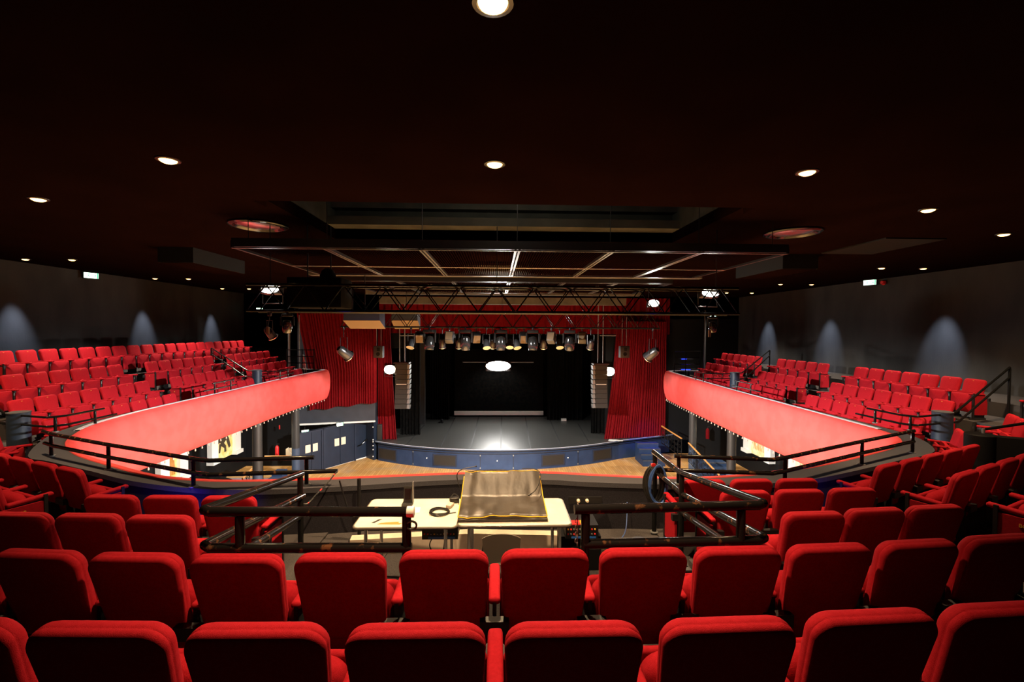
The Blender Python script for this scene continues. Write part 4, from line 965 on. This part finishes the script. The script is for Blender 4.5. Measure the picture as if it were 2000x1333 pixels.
def tall_left(u, v):
    x0 = -6.05; x1 = lerp(-5.45, -5.12, v**1.2)
    return Vector((lerp(x0, x1, u), 23.45+pleat(u, 6, .045, 3.3), lerp(.4, ZS+.01, v)))
drape('red_curtain', 'narrow tall red curtain at the left edge of the stage opening', tall_left, 60, 10, 'velvet', 'red house curtains')
def right_cur(u, v):
    x0 = lerp(6.2, 5.62, v**1.5); x1 = 9.1
    return Vector((lerp(x0, x1, u), lerp(23.35, 24.1, u)+pleat(u, 24, .04, 5.1)*(1-.3*v), lerp(.45, ZS+.01, v)))
drape('red_curtain', 'wide tall red curtain closing the right side of the stage', right_cur, 170, 10, 'velvet', 'red house curtains')
def pelmet(u, v): return Vector((lerp(-6.2, 9.35, u), 24.3+pleat(u, 42, .045, 8.8), lerp(1.7, -.24, v)))
drape('red_pelmet', 'long red pelmet across the top of the stage opening', pelmet, 380, 4, 'velvet')
bg = 'black stage masking drapes'
def leg(name, x0, x1, y, n, seed, top=1.0, bot=ZS+.01): return lambda u, v: Vector((lerp(x0, x1, u), y+pleat(u, n, .06, seed), lerp(top, bot, v)))
drape('black_drape', 'black drape hanging beside the left speaker column', leg('', -5.15, -4.08, 24.5, 6, 2), 60, 6, 'drape', bg)
drape('black_drape', 'black drape hanging beside the right speaker column', leg('', 5.2, 6.0, 24.7, 5, 4), 60, 6, 'drape', bg)
drape('black_drape', 'black side drape deep on the left of the stage', leg('', -4.15, -2.95, 28.6, 8, 6), 60, 6, 'drape', bg)
drape('black_drape', 'black side drape deep on the right of the stage', leg('', 3.2, 5.4, 28.4, 10, 9), 80, 6, 'drape', bg)
drape('black_drape', 'black backdrop curtain behind the dark stage screen', leg('', -8.3, 8.6, 30.6, 50, 7), 300, 4, 'drape', bg)
drape('black_drape', 'black wing drape at the far left stage wall', leg('', -8.2, -4.9, 26.2, 14, 11), 120, 4, 'drape', bg)
t = thing('stage_screen', 'wide dark screen hanging at the back of the stage above a white bar', 'screen', (.16, 29.6, -5.6))
MB().box((.17, 29.6, -3.3), (5.75, .06, 4.0)).build('screen_cloth', M['drape'], t)
MB().box((.17, 29.55, -5.47), (5.8, .14, .25)).build('bottom_bar', M['white'], t)
tag(MB().box((4.2, 28.1, -5.62), (.32, .12, .14)).build('white_bar', M['white']), 'short white bar lying at the right rear of the stage', 'bar')
tag(MB().box((-4.42, 27.3, -3.0), (.32, .3, 5.4)).build('stage_pillar', M['speaker']), 'grey square pillar at the left rear of the stage', 'pillar')
t = thing('floor_spot', 'tiny dark lamp standing on the left rear stage floor', 'lamp', (-3.35, 27.6, ZS))
MB().rbox((-3.35, 27.6, ZS+.03), (.3, .2, .05), .015).build('base', M['black'], t); MB().lathe((-3.3, 27.6, ZS+.05), [(.07, 0), (.09, .12), (.06, .18)], 12).build('head', M['black'], t)
# line arrays
def linearray(x0, x1, y, z0, z1, sgn, label):
    t = thing('line_array_speaker', label, 'speaker', ((x0+x1)/2, y, z0), 0, 'hanging speaker columns')
    n = 9; xm = (x0+x1)/2; w = x1-x0
    for i in range(n):
        zc = lerp(z1, z0, (i+.5)/n); h = (z1-z0)/n*.93; sh = .012*max(0, i-4)**1.6
        MB().box((xm+sgn*-.0, y-sh, zc), (w*.72, .42, h), (R(-1.6*max(0, i-3)), 0, 0)).build('cabinet', M['mesh'], t)
        MB().box((xm+sgn*w*.42, y-sh-.03, zc), (w*.13, .40, h*.9), (R(-1.6*max(0, i-3)), R(8*sgn), 0)).build('rigging_plate', M['zinc'], t)
    MB().box((xm, y-.214, lerp(z1, z0, 4/n)), (w*.6, .01, .03)).build('bright_trim', M['white'], t)
    MB().box((xm, y, z1+.04), (w*.9, .5, .07)).build('bumper_frame', M['blackmetal'], t)
    for k in (-.12, .12): MB().tube([(xm+k, y, z1+.05), (xm+k, y, 1.2)], .02, 8).build('hoist_chain', M['zinc'], t)
linearray(-4.85, -4.05, 21.6, -3.78, -1.66, 1, 'black hanging speaker column left of the stage opening')
linearray(4.55, 5.38, 21.6, -3.74, -1.68, -1, 'black hanging speaker column right of the stage opening')
for px, nm in ((740, 'left'), (1219, 'right')):
    a, b = at(px-9, 676, Y=21.0), at(px+9, 699, Y=21.0); xm, zm = (a.x+b.x)/2, (a.z+b.z)/2
    t = thing('small_speaker', 'small grey speaker hanging in front of the %s red curtain' % nm, 'speaker', (xm, 21, b.z), 0, 'small grey hanging speakers')
    MB().rbox((xm, 21.0, zm), (b.x-a.x, .35, a.z-b.z), .02, None, 2).build('cabinet', M['speaker'], t)
    MB().box((xm+.02, 20.82, zm+.12), (.14, .012, .16)).build('horn', M['black'], t)
    MB().lathe((xm, 20.825, zm-.1), [(.09, 0), (.085, .01), (.02, .004)], 16, axis=(0, -1, 0)).build('woofer', M['black'], t)
    for k in (-.1, .1): MB().tube([(xm+k, 21, a.z-.02), (xm+k, 21, .6)], .01, 6).build('hanger', M['zinc'], t)
for nm, x in (('left', -4.37), ('right', 5.0)):
    p = at(781 if nm == 'left' else 1172, 656, Y=22); q = at(828 if nm == 'left' else 1203, 656, Y=22)
    tag(MB().tube([p, q], .025, 8).build('short_pipe', M['zinc']), 'short pale pipe above the %s speaker column' % nm, 'pipe')

# ------------------------------------------------------------------ left of the stage: doors, stairs, columns
dirv = Vector((2.7, 3.8, 0)).normalized(); nv = Vector((dirv.y, -dirv.x, 0))
A = Vector((-9.45, 19.95, 0)); B = Vector((-6.65, 23.85, 0))
def wallbox(mb, s0, s1, z0, z1, d=.1, off=0.0):
    """box on the slanted door wall; s along the wall from A, off towards the hall"""
    p = [A+dirv*s0+nv*off, A+dirv*s1+nv*off, A+dirv*s1+nv*(off-d), A+dirv*s0+nv*(off-d)]
    mb.prism([(q.x, q.y) for q in p], z0, z1); return mb
L_ = (B-A).length
mb = MB(); wallbox(mb, .95, L_+.9, ZF, -4.74, .15, 0); struct('wall_doors', mb, M['doorblue'])
mb = MB(); mb.prism([(-9.6, 22.28), (-6.1, 23.08), (-6.1, 23.35), (-9.6, 22.55)], -4.65, .8); struct('wall_above_doors', mb, M['bulkhead'])
mb = MB(); mb.prism([(-9.6, 22.24), (-6.1, 23.04), (-6.1, 23.08), (-9.6, 22.28)], -4.72, -4.64); struct('trim_2', mb, M['white'])
mb = MB(); wallbox(mb, .95, L_+.2, ZF, ZF+.04, .03, .03); struct('baseboard_left', mb, M['white'])
def sdoor(name, s0, s1, label=None):
    o = thing(name, label, 'door', tuple(A+dirv*(s0+s1)/2/1.0+Vector((0, 0, ZF))))
    o['kind'] = 'structure'
    mid = (s0+s1)/2
    for k, (a, b) in enumerate(((s0+.04, mid-.01), (mid+.01, s1-.04))):
        wallbox(MB(), a, b, ZF+.02, -4.78, .06, .05).build('leaf', M['doorblue'], o)
        pa, pb = (b-.30, b-.05) if k == 0 else (a+.05, a+.30)
        wallbox(MB(), pa, pb, -5.72, -5.36, .02, .062).build('notice_panel', M['cream'], o)
    mb = MB(); wallbox(mb, s0-.05, s0+.03, ZF, -4.76, .1, .08); wallbox(mb, s1-.03, s1+.05, ZF, -4.76, .1, .08); wallbox(mb, s0-.05, s1+.05, -4.80, -4.74, .1, .08); mb.build('frame', M['bluedark'], o)
sdoor('door_1', 1.0, 2.08, 'blue double door with pale notices, left of the other blue door')
sdoor('door_2', 2.2, 3.92, 'blue double door with two pale notices nearest the stage')
def exitsign(p, w, h, yaw, label):
    t = thing('exit_sign', label, 'exit sign', tuple(p), yaw, 'glowing exit signs')
    o = MB().box((0, .03, 0), (w+.05, .05, h+.05)).build('housing', M['blackmetal']); o.parent = t
    o = MB().box((0, -.002, 0), (w, .02, h)).build('lit_panel', M['exit']); o.parent = t
    o = MB().box((w*.44, -.014, 0), (w*.08, .006, h)).build('green_band', M['exitgreen']); o.parent = t
    # running figure and arrow
    mb = MB(); mb.lathe((-w*.18, -.014, h*.28), [(h*.09, 0), (h*.09, .005)], 10, axis=(0, -1, 0))
    for a, b in (((-.17, .14), (-.22, -.08)), ((-.22, -.08), (-.14, -.2)), ((-.14, -.2), (-.16, -.36)), ((-.22, -.08), (-.30, -.2)), ((-.17, .12), (-.08, .0)), ((-.18, .1), (-.28, .02)), ((.06, 0), (.32, 0)), ((.22, .16), (.32, 0)), ((.22, -.16), (.32, 0))):
        mb.tube([(a[0]*w, -.014, a[1]*h), (b[0]*w, -.014, b[1]*h)], h*.045, 5)
    o = mb.build('pictogram', M['exitgreen']); o.parent = t
    return t
for px, py, yy, nm in ((596, 844, 21.0, 'left'), (664, 829.5, 22.25, 'right')):
    p = at(px, py, Y=yy); e = exitsign(p, .30, .15, math.atan2(dirv.y, dirv.x)-.3, 'glowing exit sign above the %s blue door' % nm)
    MB().tube([p+Vector((0, .04, .08)), (p.x, p.y+.04, -4.52)], .012, 6).build('stem', M['blackmetal'], e)
exitsign((-13.1, 15.2, 1.66), .36, .17, R(60), 'glowing exit sign high on the left wall among the downlights')
exitsign((13.0, 15.5, 1.70), .36, .17, R(-60), 'glowing exit sign high on the right wall among the downlights')
p = at(507, 605, Y=24.38); exitsign(p, .32, .16, 0, 'small glowing exit sign at the far end of the left wall')
p = at(1393, 617, Y=24.38); exitsign(p, .32, .16, 0, 'small glowing exit sign at the far end of the right wall')
t = thing('alarm_sounder', 'small red alarm sounder beside the right wall exit sign', 'alarm', (13.0, 15.1, 1.66))
MB().lathe((13.19, 15.1, 1.66), [(.07, 0), (.09, .06), (.05, .14)], 14, axis=(-1, -.2, 0)).build('horn', M['redplastic'], t)
# full height columns under the balcony
for x, y, d in ((-8.5, 16.4, 'second from the stage on the left'), (-8.68, 19.9, 'nearest the stage on the left'), (8.80, 20.0, 'nearest the stage on the right'), (8.78, 16.6, 'second from the stage on the right')):
    t = thing('round_column', 'blue and black round column under the balcony, %s' % d, 'column', (x, y, -6.6), 0, 'columns under the balcony')
    MB().lathe((x, y, -6.6), [(.16, 0), (.16, 1.4)], 24).build('painted_base', M['bluegrey'], t)
    MB().lathe((x, y, ZF+1.5), [(.16, 0), (.16, 1.97)], 24).build('shaft', M['speaker'], t)
# dark walls under the balcony with lit niches (pilasters and paintings)
mb = MB(); mb.box((-12.2, 14, -5.0), (.2, 17, 3.4)); struct('wall_left_lower', mb, M['black'])
mb = MB(); mb.box((12.2, 14, -5.0), (.2, 17, 3.4)); struct('wall_right_lower', mb, M['black'])
mb = MB(); mb.prism([(-12.2, 22.3), (-9.75, 22.3), (-9.75, 22.5), (-12.2, 22.5)], ZF, -3.2).prism([(9.9, 22.5), (12.2, 22.5), (12.2, 22.7), (9.9, 22.7)], ZF, -3.2); struct('wall_end_lower', mb, M['black'])
def niche(sgn, px0, px1, pz0, pz1, label, m, fig):
    X = sgn*12.02
    a, b = at(px0, 870, X=X), at(px1, 870, X=X); y0, y1 = sorted((a.y, b.y))
    t = thing('wall_painting', label, 'painting', (X, (y0+y1)/2, pz0), 0, 'paintings between white pilasters')
    MB().box((X, (y0+y1)/2, (pz0+pz1)/2), (.06, y1-y0, pz1-pz0)).build('canvas', M[m], t)
    for yy in (y0-.22, y1+.22):
        MB().box((X-sgn*.06, yy, (pz0+pz1)/2), (.2, .44, pz1-pz0)).build('pilaster', M['white'], t)
        MB().box((X-sgn*.1, yy, pz0+.06), (.3, .52, .16)).build('pilaster_base', M['white'], t)
    xx = X-sgn*.035
    if fig:
        mb = MB(); c = (y0+y1)/2; w = y1-y0
        def P_(u, v): return (xx, y0+u*w, lerp(pz0, pz1, .08+v*.66))
        for path, rr in (([P_(.30, .78), P_(.24, .6), P_(.28, .38)], [.11, .22, .19]), ([P_(.28, .36), P_(.62, .50), P_(.70, .40), P_(.82, .14)], [.19, .14, .11, .08]), ([P_(.25, .58), P_(.45, .46), P_(.50, .62)], [.10, .08, .06]), ([P_(.28, .34), P_(.22, .08)], [.08, .06]), ([P_(.38, .32), P_(.55, .20), P_(.56, .05)], [.11, .08, .08])):
            mb.tube(path, rr, 8)
        for i, v in enumerate(mb.v): mb.v[i] = Vector((xx+(v.x-xx)*.06, v.y, v.z))
        mb.build('painted_figure', M['paintdark'], t)
    else:
        mb = MB(); w = y1-y0
        for k in range(7):
            u = .2+.1*k; mb.tube(smoothpath([(xx, y0+w*.5, lerp(pz0, pz1, .75)), (xx, y0+w*lerp(.5, u, .6), lerp(pz0, pz1, .5)), (xx, y0+w*u, lerp(pz0, pz1, .12))], 4), .014, 5)
        mb.build('painted_lines', M['orange'], t)
    lamp('picture_light', 'SPOT', (X-sgn*1.3, (y0+y1)/2, -3.4), (X, (y0+y1)/2, (pz0+pz1)/2-.1), 70, (1, .86, .6), .1, cone=75, blend=.7)
niche(-1, 419, 453, -5.75, -3.5, 'ochre painting of a dark seated figure between white pilasters, left hall', 'painting', True)
niche(-1, 322, 343, -5.75, -3.5, 'ochre painting half hidden behind the left ledge railing', 'painting', False)
niche(1, 1468, 1500, -5.75, -3.5, 'cream painting with arching lines between white pilasters, right hall', 'painting2', False)
niche(1, 1562, 1602, -5.75, -3.5, 'cream painting half hidden behind the right ledge railing', 'painting2', False)
# draped black cloth below the left painting
def cloth(u, v):
    p = Vector((-11.8+2.1*v, lerp(15.2, 18.8, u), lerp(-5.95, -6.5, v)+.12*(u-.5)))
    return p+Vector((0, .0, .06*math.sin(u*40+v*4)+.04*noise.noise(Vector((u*8, v*6, 0)))))
drape('draped_cloth', 'black cloth draped over the slope below the left painting', cloth, 80, 12, 'drape', None, .05, 'cloth')
mb = MB(); mb.prism([(-11.95, 14.5), (-8.2, 14.5), (-8.2, 20.2), (-11.95, 20.2)], ZF, -6.6); struct('floor_riser', mb, M['palefloor'])
mb = MB(); mb.prism([(8.6, 14.5), (11.9, 14.5), (11.9, 19.8), (8.6, 19.8)], ZF, -6.6); struct('floor_riser', mb, M['palefloor'])
# fire extinguisher, white box
p = at(541, 880, Y=21.9)
t = thing('fire_extinguisher', 'red fire extinguisher on the dark wall left of the blue doors', 'extinguisher', (p.x, p.y, p.z-.3))
MB().lathe((p.x, p.y, p.z-.3), [(.07, 0), (.085, .02), (.085, .42), (.06, .5), (.03, .53)], 16).build('cylinder', M['redplastic'], t)
MB().tube([(p.x, p.y, p.z+.22), (p.x, p.y, p.z+.3), (p.x+.1, p.y, p.z+.3)], .02, 8).build('valve', M['blackmetal'], t)
p2 = at(1382, 846, Y=22.1)
t = thing('fire_extinguisher', 'dim red fire extinguisher on the dark wall right of the stage', 'extinguisher', (p2.x, p2.y, p2.z-.3))
MB().lathe((p2.x, p2.y, p2.z-.3), [(.07, 0), (.085, .02), (.085, .42), (.06, .5), (.03, .53)], 16).build('cylinder', M['velvet'], t)  # darker red than the left one, standing in for shade
MB().tube([(p2.x, p2.y, p2.z+.22), (p2.x, p2.y, p2.z+.3), (p2.x+.1, p2.y, p2.z+.3)], .02, 8).build('valve', M['blackmetal'], t)
p = at(546, 835, Y=21.9); tag(MB().rbox(p, (.05, .03, .2), .01).build('wall_notice', M['redplastic']), 'small red notice on the wall above the fire extinguisher', 'notice')
p = at(566, 884, Y=20.6)
t = thing('junction_box', 'cream box with a white cable beside the left blue door', 'box', tuple(p))
MB().rbox(p, (.28, .2, .36), .02).build('box', M['cream'], t)
MB().tube(smoothpath([p+Vector((-.02, -.1, .25)), p+Vector((.05, -.12, .05)), p+Vector((.25, -.1, -.15)), p+Vector((.5, -.05, -.22))], 6), .02, 8).build('cable', M['white'], t)
# stairs with ornate railing, both sides
def scroll(c, r, ax, sgn):
    pts = []
    for i in range(22):
        a = i/21*2.6*PI; rr = r*(1-i/26); pts.append(Vector(c)+ax*(rr*math.cos(a))*sgn+Vector((0, 0, rr*math.sin(a))))
    return pts
def ornate(name, label, p0, p1, h, m_top, group, n):
    p0, p1 = Vector(p0), Vector(p1); t = thing(name, label, 'railing', tuple(p0-Vector((0, 0, h))), 0, group)
    MB().tube([p0, p1], .035, 10).build('handrail', M[m_top], t)
    MB().tube([p0-Vector((0, 0, h)), p1-Vector((0, 0, h))], .02, 6).build('bottom_rail', M['railclean'], t)
    ax = (p1-p0); ax.z = 0; ax.normalize(); mb = MB()
    for i in range(n+1):
        q = p0.lerp(p1, i/n); mb.tube([q, q-Vector((0, 0, h))], .014, 5)
        if i < n:
            q = p0.lerp(p1, (i+.5)/n)
            for k in range(3):
                c = q-Vector((0, 0, h*(.2+.3*k)))
                mb.tube(scroll(c, .10, ax, 1 if (i+k) % 2 else -1), .010, 5)
    mb.build('ironwork', M['railclean'], t)
sg = 'ornate stair railings beside the stage'
a, b = at(1314, 846, Z=-4.85), at(1350, 867, Z=-5.05)
ornate('stair_railing', 'ornate black iron railing at the top of the right stage stairs', (8.35, 22.6, -4.85), (8.55, 20.6, -5.0), .85, 'oak', sg, 6)
ornate('stair_railing', 'wood topped iron railing of the right stairs behind the ledge rail', (8.62, 20.0, -5.05), (8.85, 17.6, -5.75), .85, 'oak', sg, 8)
ornate('stair_railing', 'lowest wood topped iron railing of the right stairs', (9.0, 17.3, -5.75), (9.1, 15.6, -6.0), .7, 'oak', sg, 6)
ornate('stair_railing', 'wood topped iron railing left of the blue doors', (-9.42, 18.6, -5.25), (-9.47, 17.2, -5.65), .95, 'oak', sg, 6)
ornate('stair_railing', 'low wood topped iron railing at the left ledge rail', (-9.45, 16.7, -5.75), (-9.5, 15.4, -6.1), .6, 'oak', sg, 6)
tag(MB().tube([(-9.35, 18.6, -5.2), (-8.35, 18.6, -5.2)], .035, 8).build('wood_handrail', M['oak']), 'short level wood handrail above the left ironwork', 'handrail')
def stairs(name, x0, x1, y0, dy, n, z0, dz, label):
    t = thing(name, label, 'stairs', ((x0+x1)/2, y0, ZF), 0, 'blue stairs beside the stage')
    for i in range(n):
        zt_ = z0-dz*i; ya, yb = y0-dy*i, y0-dy*(i+1)
        MB().box(((x0+x1)/2, (ya+yb)/2, (zt_+ZF)/2), (x1-x0, abs(dy), zt_-ZF)).build('step', M['blue'], t)
        MB().box(((x0+x1)/2, yb+.02, zt_-.02), (x1-x0, .05, .045)).build('nosing', M['ledge'], t)
stairs('stage_stairs', 7.2, 8.3, 23.2, .32, 4, ZS-.1, .2, 'blue steps with white nosings at the right end of the stage')
stairs('stage_stairs', 9.1, 10.2, 20.4, .75, 4, -5.85, .17, 'blue steps rising behind the right ornate railing')
stairs('stage_stairs', -9.3, -8.88, 19.55, .5, 4, -6.0, .16, 'blue steps rising behind the left ornate railing')
# balcony end rails and lighting stands
for sgn, nm in ((-1, 'left'), (1, 'right')):
    x0 = sgn*8.36; x1 = sgn*9.6
    railset('end_railing', 'black three-bar railing at the stage end of the %s gallery' % nm, [[(x0, 21.12, z), (x1, 21.15, z)] for z in (-1.0, -1.3, -1.6)], [((x0, 21.12, -.95), -2.7), ((x1, 21.15, -.95), -2.7), ((sgn*8.9, 21.13, -.95), -2.7)], 'end rails of the galleries', 'railclean', .02, .022)
for px, z1, d in ((565, .3, 'thick'), (585, .6, 'thin')):
    p = at(px, 716, Y=21.45)
    t = thing('boom_stand', '%s pale upright pole at the stage end of the left gallery' % d, 'pole', (p.x, p.y, -2.72), 0, 'upright poles by the left curtain')
    MB().tube([(p.x, p.y, -2.72), (p.x, p.y, z1)], .045 if d == 'thick' else .02, 10).build('pole', M['zinc'], t)
    MB().lathe((p.x, p.y, -2.72), [(.2, 0), (.2, .02), (.06, .03)], 16).build('base', M['blackmetal'], t)
p = at(597, 716, Y=21.3)
t = thing('folded_stand', 'small folded chrome stand by the end railing of the left gallery', 'stand', (p.x, p.y, -2.72))
for k in (-.12, 0, .12): MB().tube([(p.x+k, p.y, -2.72), (p.x-.1+k*.3, p.y, -1.3)], .02, 8).build('leg', M['chrome'], t)
MB().lathe((p.x-.1, p.y, -1.32), [(.03, 0), (.05, .05), (.03, .1)], 10).build('collar', M['zinc'], t)
p = at(1376, 700, Y=22.5)
t = thing('boom_stand', 'grey upright pole at the stage end of the right gallery', 'pole', (p.x, p.y, -2.72))
MB().tube([(p.x, p.y, -2.72), (p.x, p.y, 1.0)], .05, 10).build('pole', M['speaker'], t)
t = thing('blue_lit_steps', 'small dark steps with blue glowing edges beyond the right gallery', 'steps', (9.55, 22.2, -2.72))
for i in range(4):
    MB().box((9.5+.02*i, 22.3+.12*i, -2.2+.25*i), (1.0-.12*i, .3, .06)).build('tread', M['black'], t)
    MB().box((9.4, 22.14+.12*i, -2.2+.25*i), (.55-.1*i, .02, .03)).build('led_strip', M['blueled'], t)
lamp('blue_led_light', 'POINT', (9.0, 21.8, -2.3), None, 14, BLUE, .1)
lamp('blue_led_light', 'SPOT', (7.9, 22.5, -4.9), (8.0, 23.6, -6.0), 90, BLUE, .1, cone=120, blend=.7)
lamp('blue_step_light', 'SPOT', (-3.75, 5.1, -2.2), (-4.0, 5.9, -2.1), 16, (.08, .04, 1), .03, cone=130, blend=.8)
lamp('blue_step_light', 'SPOT', (3.9, 5.2, -2.2), (4.2, 5.95, -2.1), 12, (.08, .04, 1), .03, cone=130, blend=.8)
lamp('blue_step_light', 'SPOT', (-3.0, 5.2, -2.3), (-3.3, 5.9, -2.1), 7, (.08, .04, 1), .03, cone=130, blend=.8)
